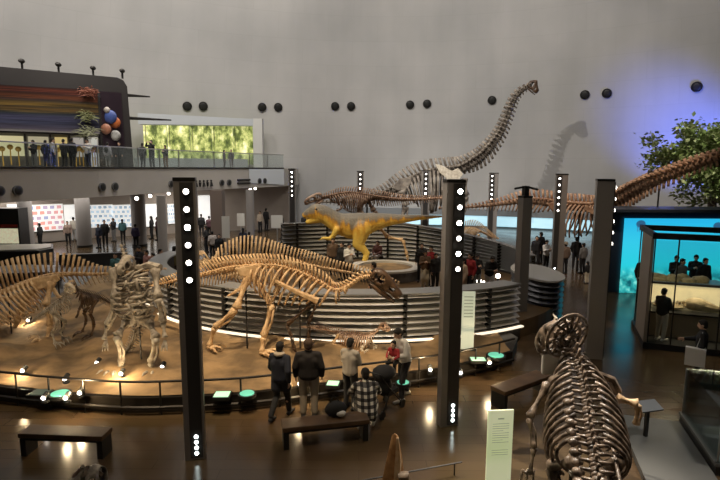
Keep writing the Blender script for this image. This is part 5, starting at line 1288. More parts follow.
# pale round stand beneath its skull
p = D(555, 362, 9.4)
t = thing('pale_block', 'rounded pale grey block under the near bronze skeleton\'s skull', 'display block', (p.x, 9.4, 0))
q = MB(); q.tube([(0, 0, 0), (0, 0, p.z - .2)], .05, 8); q.build('post', DARK, t)
q = MB(); q.box((0, 0, p.z), (.5, .12, .5)); o = q.build('block', mat('block_grey', (.36, .34, .31), .6), t, None, False); md = o.modifiers.new('b', 'BEVEL'); md.width = .05; md.segments = 4
# ---- M: skull top at the bottom edge and pointed crest
p = D(86, 474, 7.4); t = thing('mounted_skull', 'dark pitted skull poking up at the bottom edge below the left bench', 'skull', (p.x, 7.4, 0))
q = MB(); q.tube([(0, .1, 0), (0, .1, p.z - .35)], .04, 8); q.box((0, .1, .03), (.5, .5, .06)); q.build('stand', BLACK, t)
skull(t, GREYB, (p.x + .25, 7.42, p.z - .16), (p.x - .33, 7.3, p.z - .28), style='cerat', up=(0, .6, .8), jaw=.12, scale=.95)
for k in range(7):
    q = MB(); a = k * .8; c_ = np.array((p.x + .02 + .2 * math.cos(a), 7.42 + .1 * math.sin(a), p.z - .04 + .04 * math.sin(3 * a))); q.tube([c_, c_ + (-.1 * math.cos(a), -.1 * math.sin(a), .12)], [.05, .03], 6); q.build('crest_knob', GREYB if k % 2 else BRONZE, t, tuple(t.location))
p = D(395, 434, 7.3); t = thing('pointed_crest', 'tan pointed bony crest rising at the bottom edge near the centre', 'fossil', (p.x, 7.3, 0))
zt_ = p.z
q = MB(); q.tube([(-.02, .05, zt_ - 1.2), (-.01, .03, zt_ - .75), (0, 0, zt_ - .35), (.0, 0, zt_ - .02), (.01, 0, zt_)], [.2, .17, .11, .045, .02], 10, flat=.5, ref=(1, 0, 0)); q.build('crest', bone_mat('crest_tan', (.50, .27, .11), (.30, .14, .05)), t)
q = MB(); q.tube([(.03, -.05, zt_ - .8), (.05, -.05, zt_ - .4), (.035, -.02, zt_ - .05)], [.05, .05, .02], 8); q.build('pale_ridge', bone_mat('crest_pale', (.62, .45, .28), (.5, .3, .15)), t)
q = MB(); q.tube([(.06, -.08, zt_ - .62), (.16, -.1, zt_ - .6), (.2, -.05, zt_ - .75)], [.06, .07, .04], 8); q.build('dark_knob', BRONZE, t)
q = MB(); q.tube([(0, .05, 0), (0, .05, zt_ - 1.0)], .04, 8); q.box((0, .05, .03), (.5, .4, .06)); q.build('stand', BLACK, t)
# ================================================================== YELLOW THEROPOD (fleshed model)
TY = 23.6
def tp(px, py, dy=0): return V3(P(px, py, TY + dy))
q = MB()
ch = [(305.5, 215, .17), (310, 213.5, .27), (316, 212, .39), (323, 213.5, .40), (331, 218.5, .42), (340, 224, .5), (351, 226, .60), (362, 225, .58), (373, 222, .44), (386, 220, .31), (400, 219, .22), (418, 217.5, .14), (438, 216.5, .07), (452, 216, .03)]
for (a, b_) in zip(ch[:-1], ch[1:]): q.caps(tp(a[0], a[1]), tp(b_[0], b_[1]), a[2], b_[2], 14, flat=.8)
q.caps(tp(307.5, 222), tp(318, 218.5), .11, .22, 10)   # lower jaw
q.caps(tp(319, 207.5, -.14), tp(323, 208.5, -.14), .08, .06, 8); q.caps(tp(319, 207.5, .14), tp(323, 208.5, .14), .08, .06, 8)
for dy, L in ((-.42, [(362, 230), (358, 244), (367, 253), (362, 263)]),):
    pts = [tp(x, y, dy) for x, y in L]; pts[-1][2] = RF + .1
    for (a, b_), (ra, rb) in zip(zip(pts[:-1], pts[1:]), ((.42, .26), (.26, .13), (.14, .12))): q.caps(a, b_, ra, rb, 12, flat=.75)
    for k in (-1, 0, 1): q.caps(pts[-1], pts[-1] + np.array((-.45, k * .2 - .1, -.03)), .1, .05, 8)
for dy in (-.42, .4):
    s_ = tp(337, 230, dy); e = tp(331, 239, dy); w = tp(323, 238, dy * 1.1)
    q.caps(s_, e, .17, .1, 10); q.caps(e, w, .1, .07, 10)
    for k in (-1, 0, 1): q.caps(w, w + np.array((-.22, k * .08, -.12)), .045, .02, 8)
me = remesh(q, .045, 'body', 3)
co = np.array([v.co[:] for v in me.vertices]); chx = np.array([tp(a[0], a[1])[0] for a in ch]); chz = np.array([tp(a[0], a[1])[2] for a in ch]); chr_ = np.array([a[2] for a in ch])
zz = np.interp(co[:, 0], chx, chz); rr_ = np.interp(co[:, 0], chx, chr_); rel = (co[:, 2] - zz) / rr_
att = me.color_attributes.new('hide', 'FLOAT_COLOR', 'POINT')
for i in range(len(co)): att.data[i].color = (float(np.clip(rel[i] * .5 + .5, 0, 1)), 0, 0, 1)
th_base = tp(360, 262); th_base[2] = RF
for v in me.vertices: v.co = v.co - Vector(th_base)
TH = bpy.data.objects.new('theropod_model', me); COL.objects.link(TH); TH.location = th_base
tag(TH, 'yellow life-size theropod model with a grey back standing in the ring', 'dinosaur model')
m, nt, b = newmat('theropod_hide')
at_ = nt.nodes.new('ShaderNodeAttribute'); at_.attribute_name = 'hide'; tc = nt.nodes.new('ShaderNodeTexCoord')
mp = nt.nodes.new('ShaderNodeMapping'); mp.inputs['Scale'].default_value = (3.2, 1, .8); n = nt.nodes.new('ShaderNodeTexNoise'); n.inputs['Scale'].default_value = 1.6; n.inputs['Detail'].default_value = 4
nt.links.new(tc.outputs['Object'], mp.inputs['Vector']); nt.links.new(mp.outputs['Vector'], n.inputs['Vector'])
sx = nt.nodes.new('ShaderNodeSeparateColor'); nt.links.new(at_.outputs['Color'], sx.inputs['Color'])
a = nt.nodes.new('ShaderNodeMath'); a.operation = 'MULTIPLY_ADD'; a.inputs[1].default_value = 1.3; nt.links.new(n.outputs['Fac'], a.inputs[0]); 
s2 = nt.nodes.new('ShaderNodeMath'); s2.operation = 'SUBTRACT'; s2.inputs[1].default_value = .65; nt.links.new(sx.outputs[0], s2.inputs[0]); nt.links.new(s2.outputs[0], a.inputs[2])
r = ramp(nt, [(.15, (.86, .60, .12)), (.42, (.74, .40, .05)), (.55, (.46, .24, .06)), (.66, (.27, .22, .16)), (.9, (.20, .18, .155))]); nt.links.new(a.outputs[0], r.inputs['Fac']); nt.links.new(r.outputs['Color'], b.inputs['Base Color'])
b.inputs['Roughness'].default_value = .55
n3 = nt.nodes.new('ShaderNodeTexVoronoi'); n3.inputs['Scale'].default_value = 14; nt.links.new(tc.outputs['Object'], n3.inputs['Vector'])
bp = nt.nodes.new('ShaderNodeBump'); bp.inputs['Strength'].default_value = .4; bp.inputs['Distance'].default_value = .03; nt.links.new(n3.outputs['Distance'], bp.inputs['Height']); nt.links.new(bp.outputs['Normal'], b.inputs['Normal'])
me.materials.append(m)
of = tuple(TH.location)
for dy in (-.23, .23):
    q = MB(); q.ell(tp(316.5, 209.5, dy * 1.25), (.05, .04, .05), 8, 6); q.build('eye', BLACK, TH, of)
q = MB()
for s_ in (-1, 1):
    for k in range(8): p = tp(307 + k * 1.3, 216.5 - k * .1, s_ * .13); q.tube([p, p - np.array((0, 0, .1))], [.022, .004], 5)
q.build('teeth_row', PALEB, TH, of)
# its bared far hind leg, shown as bone
pts = [tp(378, 226, .35), tp(388, 237, .3), tp(403, 240, .2), tp(407, 255, .15)]; pts.append(np.array((tp(409, 260, .1)[0], TY + .1, RF + .06)))
for (a, b_), r_, nm in zip(zip(pts[:-1], pts[1:]), (.11, .09, .08, .06), ('thigh_bone', 'shin_bone', 'foot_bone', 'toe_bone')):
    bone(a, b_, r_).build(nm, TAN, TH, of, 'all')
# ================================================================== PEOPLE
BASE = dict(pelvis=(0, 0, .94), hipL=(.09, 0, .90), hipR=(-.09, 0, .90), kneeL=(.10, .03, .49), kneeR=(-.10, .03, .49), ankL=(.10, -.02, .085), ankR=(-.10, -.02, .085),
            toeL=(.12, .15, .03), toeR=(-.12, .15, .03), chest=(0, 0, 1.24), neck=(0, -.01, 1.43), head=(0, .02, 1.575), shL=(.17, -.01, 1.365), shR=(-.17, -.01, 1.365),
            elL=(.235, -.04, 1.11), elR=(-.235, -.04, 1.11), wrL=(.235, .05, .87), wrR=(-.235, .05, .87), face=(0, 1, -.05))
POSES = {
    'stand': {}, 'phone': dict(elL=(.21, .06, 1.12), elR=(-.21, .06, 1.12), wrL=(.07, .28, 1.22), wrR=(-.07, .28, 1.22), face=(0, 1, -.35)),
    'photo': dict(elL=(.24, .2, 1.33), elR=(-.24, .2, 1.33), wrL=(.08, .33, 1.52), wrR=(-.08, .33, 1.52)),
    'walk': dict(kneeL=(.09, .14, .5), ankL=(.1, .20, .10), toeL=(.11, .36, .04), kneeR=(-.09, .0, .49), ankR=(-.1, -.27, .13), toeR=(-.11, -.11, .03), wrL=(.24, -.08, .88), elL=(.24, -.12, 1.12), elR=(-.24, .04, 1.11), wrR=(-.22, .2, .92)),
    'pockets': dict(elL=(.27, -.1, 1.12), elR=(-.27, -.1, 1.12), wrL=(.17, .06, .93), wrR=(-.17, .06, .93), kneeR=(-.13, .05, .49), ankR=(-.16, .02, .085), toeR=(-.2, .18, .03)),
    'lean': dict(chest=(0, .13, 1.2), neck=(0, .24, 1.36), head=(0, .32, 1.49), shL=(.175, .22, 1.33), shR=(-.175, .22, 1.33), elL=(.22, .32, 1.08), elR=(-.22, .32, 1.08), wrL=(.1, .52, 1.06), wrR=(-.1, .52, 1.06), face=(0, 1, -.4)),
    'reach': dict(elL=(.22, .12, 1.15), wrL=(.16, .36, 1.12), elR=(-.24, -.03, 1.11), wrR=(-.2, .1, .9), face=(0, 1, -.2)),
    'carry': dict(chest=(0, .06, 1.22), neck=(0, .12, 1.40), head=(0, .19, 1.53), shL=(.175, .1, 1.36), shR=(-.175, .1, 1.36), elL=(.25, .14, 1.1), elR=(-.25, .14, 1.1), wrL=(.06, .36, 1.12), wrR=(-.06, .34, 1.02), kneeL=(.1, .02, .49), kneeR=(-.13, .14, .5), ankR=(-.15, .16, .085), toeR=(-.17, .33, .03), ankL=(.12, -.16, .1), toeL=(.14, 0, .03), face=(0, 1, -.55)),
    'squat': dict(pelvis=(0, -.12, .36), hipL=(.09, -.1, .36), hipR=(-.09, -.1, .36), kneeL=(.17, .30, .52), kneeR=(-.17, .26, .44), ankL=(.14, .06, .10), ankR=(-.14, -.06, .11), toeL=(.18, .23, .03), toeR=(-.18, .1, .03), chest=(0, .03, .67), neck=(0, .12, .86), head=(0, .19, .99), shL=(.18, .08, .81), shR=(-.18, .08, .81), elL=(.27, .27, .60), elR=(-.27, .27, .60), wrL=(.14, .46, .66), wrR=(-.14, .46, .66), face=(0, 1, -.3)),
    'sit': dict(pelvis=(0, 0, .50), hipL=(.09, .02, .50), hipR=(-.09, .02, .50), kneeL=(.1, .44, .5), kneeR=(-.1, .44, .5), ankL=(.1, .42, .085), ankR=(-.1, .42, .085), toeL=(.12, .59, .03), toeR=(-.12, .59, .03), chest=(0, .03, .82), neck=(0, .04, 1.01), head=(0, .07, 1.155), shL=(.175, .03, .965), shR=(-.175, .03, .965), elL=(.23, .1, .70), elR=(-.23, .1, .70), wrL=(.1, .33, .62), wrR=(-.1, .33, .62)),
    'held': dict(pelvis=(0, 0, .30), hipL=(.09, .02, .30), hipR=(-.09, .02, .30), kneeL=(.16, .3, .28), kneeR=(-.16, .3, .28), ankL=(.15, .28, 0), ankR=(-.15, .28, 0), toeL=(.16, .42, -.03), toeR=(-.16, .42, -.03), chest=(0, .05, .62), neck=(0, .08, .82), head=(0, .12, .99), shL=(.17, .06, .78), shR=(-.17, .06, .78), elL=(.25, .14, .56), elR=(-.25, .14, .56), wrL=(.16, .36, .5), wrR=(-.16, .36, .5)),
}
PCACHE = {}
SKIN = mat('skin', (.62, .40, .29), .55)
SKIN_D = mat('eye_dark', (.03, .02, .015), .3)
LIPS = mat('lips', (.45, .20, .16), .5)
def figure(pose, child=False, long_hair=False, coat=False, fine=False, skirt=False, hood=False):
    key = (pose, child, long_hair, coat, fine, skirt, hood)
    if key in PCACHE: return PCACHE[key]
    J = {k: np.array(v, float) for k, v in {**BASE, **POSES[pose]}.items()}
    hs = 1.3 if child else 1.0; lw = 1.1 if child else 1.0
    fwd = nrm(J['face']); H = J['head'] + (0, 0, .04 * (hs - 1)); upv = nrm(np.array((0, 0, 1)) - fwd * fwd[2]); sd = np.cross(fwd, upv)
    R_ = np.stack([sd, fwd, upv], axis=1)
    def h(x, y, z): return H + R_ @ (np.array((x, y, z)) * hs)
    q = MB()
    # head, jaw, nose, ears, neck
    q.ell(H + R_ @ np.array((0, -.01, .02)) * hs, (.076 * hs, .094 * hs, .098 * hs), 18, 12, R_)
    q.ell(h(0, .022, -.055), (.056 * hs, .066 * hs, .062 * hs), 14, 10, R_)
    q.caps(h(0, .088, .012), h(0, .106, -.022), .011 * hs, .017 * hs, 8)
    q.ell(h(0, .083, -.058), (.026 * hs, .012 * hs, .012 * hs), 8, 6, R_)
    for s_ in (-1, 1): q.ell(h(s_ * .078, -.012, -.008), (.012 * hs, .022 * hs, .032 * hs), 8, 6, R_)
    q.caps(J['neck'] + (0, 0, -.04), H + R_ @ np.array((0, -.02, -.05)), .056 * lw, .052 * lw, 12)
    # trunk
    up = nrm(J['chest'] - J['pelvis']); p0 = J['pelvis']; c0_ = J['chest']; n0 = J['neck']
    for s_ in (-1, 1):
        q.caps(p0 + (s_ * .065, 0, .0), (p0 + c0_) / 2 + (s_ * .055, 0, 0), .105, .095, 14); q.caps((p0 + c0_) / 2 + (s_ * .055, 0, 0), c0_ + (s_ * .075, 0, 0), .095, .108, 14)
        q.caps(c0_ + (s_ * .075, 0, 0), (c0_ + n0) / 2 + (s_ * .07, 0, .0), .105, .075, 14)
    q.caps(p0, c0_, .10, .10, 14)
    q.caps(J['shL'], n0 + (.04, 0, -.035), .058, .055, 12); q.caps(J['shR'], n0 + (-.04, 0, -.035), .058, .055, 12)
    for S in 'LR':
        q.caps(J['sh' + S], J['el' + S], .053 * lw, .040 * lw, 12); q.caps(J['el' + S], J['wr' + S], .041 * lw, .027 * lw, 12)
        q.caps(J['hip' + S], J['knee' + S], .088 * lw, .056 * lw, 14); q.caps(J['knee' + S], J['knee' + S] * .62 + J['ank' + S] * .38 + (0, -.012, 0), .056 * lw, .056 * lw, 12); q.caps(J['knee' + S] * .62 + J['ank' + S] * .38, J['ank' + S], .054 * lw, .037 * lw, 12)
        q.caps(J['ank' + S] + (0, -.03, -.04), J['toe' + S], .038, .028, 10)
        # hand: palm, four fingers, thumb from the side
        w = J['wr' + S]; d = nrm(w - J['el' + S]); sx = 1 if S == 'L' else -1
        inn = nrm(np.array((-sx, .15, 0)) - d * np.dot(d, (-sx, .15, 0)))   # palm normal faces the body
        lat = np.cross(d, inn) * -sx; lat = lat if lat[1] >= 0 or abs(lat[1]) < .3 else -lat
        for t_ in (-.022, 0, .022): q.caps(w + lat * t_ * .6, w + d * .085 + lat * t_, .017, .016, 8)
        for t_, L in ((-.034, .058), (-.0115, .074), (.0115, .08), (.034, .07)):
            a = w + d * .088 + lat * t_ * .9; b_ = a + d * L * .55 + lat * t_ * .22 + inn * .008; c = b_ + nrm(d + inn * .55) * L * .5
            q.caps(a, b_, .0092, .0085, 8); q.caps(b_, c, .0085, .0075, 8)
        a = w + d * .02 + lat * .025; b_ = a + nrm(d * .7 + lat * .75 + inn * .3) * .045; q.caps(a, b_, .014, .0115, 8); q.caps(b_, b_ + nrm(d + lat * .25 + inn * .35) * .034, .011, .009, 8)
    body = remesh(q, .0105 if fine else .0125, 'body', 2)
    body.materials.append(SKIN); body.materials.append(SKIN_D); body.materials.append(LIPS)
    eyes = [h(-.031, .078, .012), h(.031, .078, .012)]; mouth = h(0, .093, -.058)
    for p in body.polygons:
        c = np.array(p.center)
        if min(np.linalg.norm((c - e) * (1, 1, 1.6)) for e in eyes) < .017 * hs: p.material_index = 1
        else:
            e = R_.T @ (c - mouth)
            if abs(e[0]) < .027 * hs and abs(e[2]) < .009 * hs and e[1] > -.03: p.material_index = 2
    # top
    t = MB(); e = .022 if not coat else .034
    for s_ in (-1, 1):
        t.caps(p0 + (s_ * .065, 0, -.02), (p0 + c0_) / 2 + (s_ * .058, 0, 0), .105 + e, .10 + e, 14); t.caps((p0 + c0_) / 2 + (s_ * .058, 0, 0), c0_ + (s_ * .075, 0, 0), .10 + e, .108 + e, 14)
        t.caps(c0_ + (s_ * .07, 0, 0), (c0_ + n0) / 2 + (s_ * .06, 0, .0), .105 + e * .9, .075 + e * .8, 14)
    t.caps(p0 + (0, -.005, -.02), c0_ + (0, -.005, .06), .105 + e, .105 + e, 14)
    t.caps(J['shL'], n0 + (.04, 0, -.03), .056 + e * .6, .045 + e * .4, 12); t.caps(J['shR'], n0 + (-.04, 0, -.03), .056 + e * .6, .045 + e * .4, 12)
    t.caps(n0 + (0, -.005, -.03), n0 + (0, .005, .005), .066, .068, 12)
    for S in 'LR':
        t.caps(J['sh' + S], J['el' + S], .054 + e * .7, .046 + e * .7, 12); t.caps(J['el' + S], J['wr' + S] * .94 + J['el' + S] * .06, .046 + e * .8, .034 + e * .5, 12)
        if coat: t.caps(J['hip' + S], J['hip' + S] * .45 + J['knee' + S] * .55, .115, .125, 14)
    if hood: t.caps(n0 + (-.07, -.08, .0), n0 + (.07, -.08, .0), .06, .06, 10)
    top = remesh(t, .015, 'top', 4)
    # trousers
    t = MB(); t.caps(p0 + (-.06, 0, .03), p0 + (.06, 0, .03), .118, .118, 14)
    for S in 'LR':
        t.caps(J['hip' + S], J['knee' + S], .104 * lw, .074 * lw, 14); t.caps(J['knee' + S], J['ank' + S] + (0, 0, .03), .074 * lw, .058 * lw, 12)
    if skirt: t.caps(p0 + (0, 0, -.05), (J['kneeL'] + J['kneeR']) / 2 + (0, 0, .02), .13, .2, 16)
    legs = remesh(t, .015, 'trousers', 3)
    shoes = []
    for S in 'LR':
        t = MB(); a, b_ = J['ank' + S], J['toe' + S]; f = nrm((b_ - a) * (1, 1, 0)) if np.linalg.norm((b_ - a)[:2]) > .01 else np.array((0, 1, 0.))
        heel = a + (0, 0, -.045) - f * .045
        t.caps(heel, b_ + f * .03 + (0, 0, .006), .045, .036, 10); t.caps(a + (0, 0, -.03), a + (0, 0, .0), .047, .045, 10)
        shoes.append(remesh(t, .015, 'shoe', 1))
    t = MB()
    t.ell(h(0, -.024, .034), (.086 * hs, .098 * hs, .098 * hs), 18, 12, R_); t.ell(h(0, -.05, -.02), (.078 * hs, .066 * hs, .085 * hs), 14, 10, R_)
    t.caps(h(-.04, .048, .09), h(.04, .048, .09), .022 * hs, .022 * hs, 8)
    if long_hair: t.caps(h(0, -.055, .0), h(0, -.075, -.22), .075 * hs, .06, 12)
    hair = remesh(t, .012, 'hair', 2)
    PCACHE[key] = (body, top, legs, shoes, hair); return PCACHE[key]
def cloth(c, name=None): return mat('cloth_%02x%02x%02x' % tuple(int(255 * min(1, x)) for x in c), c, .85)
BLK, NAVYC, GREYC, BEI, WHT, BRNC, RED, TEAL, CREAM, DENIM, OLIVE = (.014, .014, .016), (.02, .026, .05), (.16, .16, .16), (.42, .35, .27), (.68, .67, .65), (.13, .08, .05), (.30, .02, .025), (.08, .2, .22), (.60, .54, .42), (.06, .085, .14), (.12, .12, .06)
HAIRB, HAIRBR, HAIRG = (.012, .01, .009), (.06, .035, .02), (.14, .12, .10)
def person(loc, face, pose, top, legs, lb, ht=1.68, hair=HAIRB, shoe=BLK, child=False, long_hair=False, coat=False, fine=False, skirt=False, hood=False, topmat=None, group=None, hat=None, names=('jacket', 'trousers')):
    body, tm, lm, sm, hm = figure(pose, child, long_hair, coat, fine, skirt, hood)
    o = bpy.data.objects.new('person', body); COL.objects.link(o); k = ht / 1.70
    o.location = loc; o.rotation_euler = (0, 0, face); o.scale = (k, k, k)
    tag(o, lb, 'person', group)
    def kid(nm, me, c, m=None):
        if not me.materials: me.materials.append(None)
        c_ = bpy.data.objects.new(nm, me); COL.objects.link(c_); c_.parent = o
        c_.material_slots[0].link = 'OBJECT'; c_.material_slots[0].material = m or cloth(c); return c_
    kid(names[0], tm, top, topmat); kid('skirt' if skirt else names[1], lm, legs)
    for s_ in sm: kid('shoe', s_, shoe)
    kid('hair', hm, hair)
    if hat:
        q = MB(); q.ell((0, -.0, 1.63), (.11, .12, .1), 14, 8); q.tube([(0, 0, 1.615), (0, 0, 1.60)], [.15, .17], 16, ref=(1, 0, 0)); q.build('hat', cloth(hat), o)
    return o
def hang_bag(o, c, side=1, nm='backpack'):
    q = MB()
    if nm == 'backpack': q.ell((0, -.22, 1.2), (.15, .1, .22), 12, 8); q.tube([(-.1, -.16, 1.38), (-.12, .0, 1.46), (-.11, .13, 1.3)], .018, 5); q.tube([(.1, -.16, 1.38), (.12, .0, 1.46), (.11, .13, 1.3)], .018, 5)
    else: q.box((side * .31, .1, .84), (.14, .42, .44)); q.tube([(side * .25, -.1, 1.0), (side * .2, 0, 1.45), (side * .25, .1, 1.0)], .012, 5)
    b_ = q.build(nm, cloth(c), o); md = b_.modifiers.new('b', 'BEVEL'); md.width = .02
    return b_
rad = math.radians
def hp(px, py, ht, z0=0.0, zt=None):
    """floor spot of somebody of height ht whose head top shows at a pixel"""
    g = G(px, py, z0 + ht); return (g.x, g.y, z0)
# ---- foreground group at the railing
g = G(281, 418); person((g.x, g.y, 0), rad(-18), 'walk', (.014, .017, .03), BLK, 'person in a dark navy coat and pale hood walking past the railing', 1.66, coat=True, fine=True, hood=False, names=('coat', 'trousers'))
w_ = MB(); w_.ell((0, -.03, 1.45), (.12, .12, .055), 14, 7); w_.build('scarf', cloth(BEI), bpy.data.objects['person'])
g = G(309, 416.5); p2 = person((g.x, g.y, 0), rad(2), 'stand', (.016, .013, .013), (.26, .22, .17), 'broad person in a black sweater and beige trousers watching the skeletons', 1.70, hair=HAIRBR, fine=True, coat=False, names=('sweater', 'trousers'))
p2.scale = (p2.scale[0] * 1.17, p2.scale[1] * 1.12, p2.scale[2])
g = G(350, 409); person((g.x, g.y, 0), rad(-28), 'phone', (.40, .36, .31), BLK, 'person in a beige jacket and black trousers, back turned, beside the stroller', 1.60, fine=True, names=('jacket', 'trousers'))
PLD, nt, b = newmat('plaid_cloth')
tc = nt.nodes.new('ShaderNodeTexCoord'); sx = nt.nodes.new('ShaderNodeSeparateXYZ'); nt.links.new(tc.outputs['Object'], sx.inputs[0]); ws = []
xy = nt.nodes.new('ShaderNodeMath'); xy.operation = 'ADD'; nt.links.new(sx.outputs['X'], xy.inputs[0]); nt.links.new(sx.outputs['Y'], xy.inputs[1])
for src in (sx.outputs['X'], sx.outputs['Z']):
    a = nt.nodes.new('ShaderNodeMath'); a.operation = 'MULTIPLY'; a.inputs[1].default_value = 8.5; nt.links.new(src, a.inputs[0])
    f = nt.nodes.new('ShaderNodeMath'); f.operation = 'FRACT'; nt.links.new(a.outputs[0], f.inputs[0])
    gt = nt.nodes.new('ShaderNodeMath'); gt.operation = 'GREATER_THAN'; gt.inputs[1].default_value = .5; nt.links.new(f.outputs[0], gt.inputs[0]); ws.append(gt)
s2 = nt.nodes.new('ShaderNodeMath'); s2.operation = 'ADD'; nt.links.new(ws[0].outputs[0], s2.inputs[0]); nt.links.new(ws[1].outputs[0], s2.inputs[1])
dv_ = nt.nodes.new('ShaderNodeMath'); dv_.operation = 'DIVIDE'; dv_.inputs[1].default_value = 2; nt.links.new(s2.outputs[0], dv_.inputs[0])
r = ramp(nt, [(0, (.012, .012, .014)), (.4, (.10, .09, .085)), (.8, (.78, .74, .66))], 'CONSTANT'); nt.links.new(dv_.outputs[0], r.inputs['Fac']); nt.links.new(r.outputs['Color'], b.inputs['Base Color']); b.inputs['Roughness'].default_value = .85
g = G(366, 427.5); p4 = person((g.x, g.y, 0), rad(6), 'squat', GREYC, BLK, 'person in a black and white plaid shirt squatting by the stroller', 1.80, shoe=WHT, fine=True, topmat=PLD, names=('shirt', 'trousers'), coat=True)
g = G(404, 398); p5 = person((g.x, g.y, 0), rad(118), 'carry', (.66, .64, .61), (.016, .016, .02), 'person in a white top bending over the small child in red', 1.72, shoe=WHT, fine=True, names=('top', 'trousers'))
g2 = D(395, 366, g.y - .10); ck = person((g2.x - .02, g.y - .16, g2.z - .02), rad(150), 'held', RED, BLK, 'small child in a red jacket held by the person in the white top', .95, child=True, names=('jacket', 'trousers'))
# stroller
g = G(383, 411); t = thing('stroller', 'black folding stroller between the plaid shirt and the man in white', 'stroller', (g.x, g.y, 0), rad(-38))
FAB = cloth((.016, .016, .018))
q = MB(); q.ell((0, -.02, .62), (.22, .16, .26), 14, 10); q.box((0, .13, .44), (.38, .36, .1)); q.build('seat', FAB, t)
q = MB(); q.ell((0, .02, .86), (.25, .28, .16), 16, 8); q.build('hood', FAB, t)
for s_ in (-1, 1):
    q = MB(); q.tube([(s_ * .22, -.42, 1.0), (s_ * .23, -.1, .62), (s_ * .22, .42, .1)], .016, 6); q.tube([(s_ * .23, -.05, .55), (s_ * .22, -.34, .1)], .016, 6); q.build('side_frame', DARK, t)
    for y in (-.34, .42):
        q = MB(); q.tube([(s_ * .22 - .025, y, .09), (s_ * .22 + .025, y, .09)], .09, 14, ref=(0, 1, 0)); q.build('wheel', BLACK, t)
q = MB(); q.tube([(-.22, -.42, 1.0), (.22, -.42, 1.0)], .02, 6); q.build('handle', BLACK, t)
# bag left on the bench
g = G(336, 415, .46); t = thing('shoulder_bag', 'black and white bag lying on the bench beside the plaid shirt', 'bag', (g.x, g.y - .02, .445), rad(12))
q = MB(); q.ell((0, 0, .15), (.22, .13, .16), 14, 8); q.build('pouch', FAB, t)
q = MB(); q.ell((.08, -.1, .1), (.1, .06, .06), 10, 6); q.build('pale_pocket', cloth(WHT), t)
q = MB(); q.tube([(-.15, 0, .2), (-.05, .02, .42), (.12, 0, .24)], .015, 5); q.build('strap', BLACK, t)
# ---- right side
g = hp(704, 320, 1.66); p = person((g[0], g[1], 0), rad(55), 'reach', BLK, BLK, 'person in black with a white bag behind the low corner glass case', 1.66)
hang_bag(p, WHT, -1, 'tote_bag')
g = cw_(.42, .34); p = person((g[0], g[1], .18), rad(-60), 'phone', BLK, (.50, .46, .40), 'person in a black top and pale trousers seen through the tall case\'s narrow front pane', 1.58, shoe=WHT)
ZCASE = 20.9
for iy_, (px, py, ps, tp_, lb, f) in enumerate(((678, 245, 'phone', BLK, 'person in black behind the tall glass case, just left of the one in grey', 170), (684, 246, 'stand', GREYC, 'person in grey behind the tall glass case, right beside the dark-haired one', 200), (697, 250, 'phone', BLK, 'bent person in black behind the tall glass case, second from the right', 150), (707, 246, 'stand', BLK, 'tall person in black behind the tall glass case, farthest right', 185), (645, 243, 'stand', BLK, 'person in black at the left end behind the tall glass case', 180))):
    q_ = D(px, py, (20.5, 19.8, 20.7, 19.95, 20.4)[iy_]); ht = min(1.8, max(1.45, q_.z)); zf = max(0, q_.z - ht)
    person((q_.x, q_.y, 0), rad(f), ps, tp_, BLK, lb, q_.z if q_.z < 1.95 else 1.8)
# ---- behind the round plinth, right of the ring
for px, py, ht, f, ps, tp_, lg, lb, kw in ((537, 236, 1.65, 160, 'stand', BLK, BLK, 'person in black left of the slim pillar, leftmost of three in the dark', {}), (541.5, 232, 1.75, 30, 'stand', BLK, BLK, 'tall person in black left of the slim pillar, middle of three', {}), (547, 240, 1.6, 200, 'phone', WHT, BLK, 'person with a pale sleeve left of the slim pillar, right one of three', dict(long_hair=True)),
        (566, 242, 1.6, 10, 'stand', (.18, .13, .10), BLK, 'person in a brown jacket and bucket hat right of the slim pillar', dict(hat=(.2, .17, .13))), (577, 237, 1.7, -30, 'reach', BLK, BLK, 'tall person in black leaning forward right of the one in the bucket hat', {}), (584, 243, 1.55, 20, 'stand', GREYC, BLK, 'person in grey with a child beside the blank-sided pillar', {}), (588, 262, 1.0, 20, 'stand', BLK, CREAM, 'small child in black beside the blank-sided pillar', dict(child=True))):
    g = hp(px, py, ht); person(g, rad(f), ps, tp_, lg, lb, ht, **kw)
# ---- on the ring floor
for px, py, ht, f, ps, tp_, lg, lb, kw in ((333, 238, 1.65, 180, 'stand', BRNC, BLK, 'person in brown below the yellow theropod\'s chest, leftmost of three', {}), (342, 242, 1.6, 150, 'stand', BLK, BLK, 'person in black below the yellow theropod, middle of three', {}), (349, 243, 1.6, 200, 'phone', WHT, BLK, 'person in white below the yellow theropod, right one of three', {}),
        (422, 243, 1.62, 170, 'stand', BLK, BLK, 'tall person in black at the right of the oval island', dict(long_hair=True)), (425.5, 250, 1.55, 180, 'phone', BRNC, CREAM, 'person in a dark top and long cream skirt at the oval island', dict(skirt=True)), (431.5, 246, 1.62, 140, 'stand', RED, BLK, 'person in dark red behind the one in the cream skirt', {}), (436, 253, 1.45, 200, 'stand', BLK, BLK, 'shorter person in black just left of the central pillar', {}),
        (464, 258, 1.5, 100, 'stand', (.50, .38, .28), BLK, 'person in a long beige coat just right of the central pillar', dict(coat=True, long_hair=True)), (471, 253, 1.62, 120, 'stand', RED, BLK, 'person in dark red just right of the central pillar', {}), (477.5, 254, 1.5, 190, 'phone', BLK, GREYC, 'person in black and grey third right of the central pillar', {}), (490, 254, 1.6, 200, 'carry', BLK, WHT, 'person in black and white trousers holding a yellow toy near the ring\'s right end', {})):
    g = hp(px, py, ht, RF); person((g[0], min(g[1], 25.2), RF), rad(f), ps, tp_, lg, lb, ht, **kw)
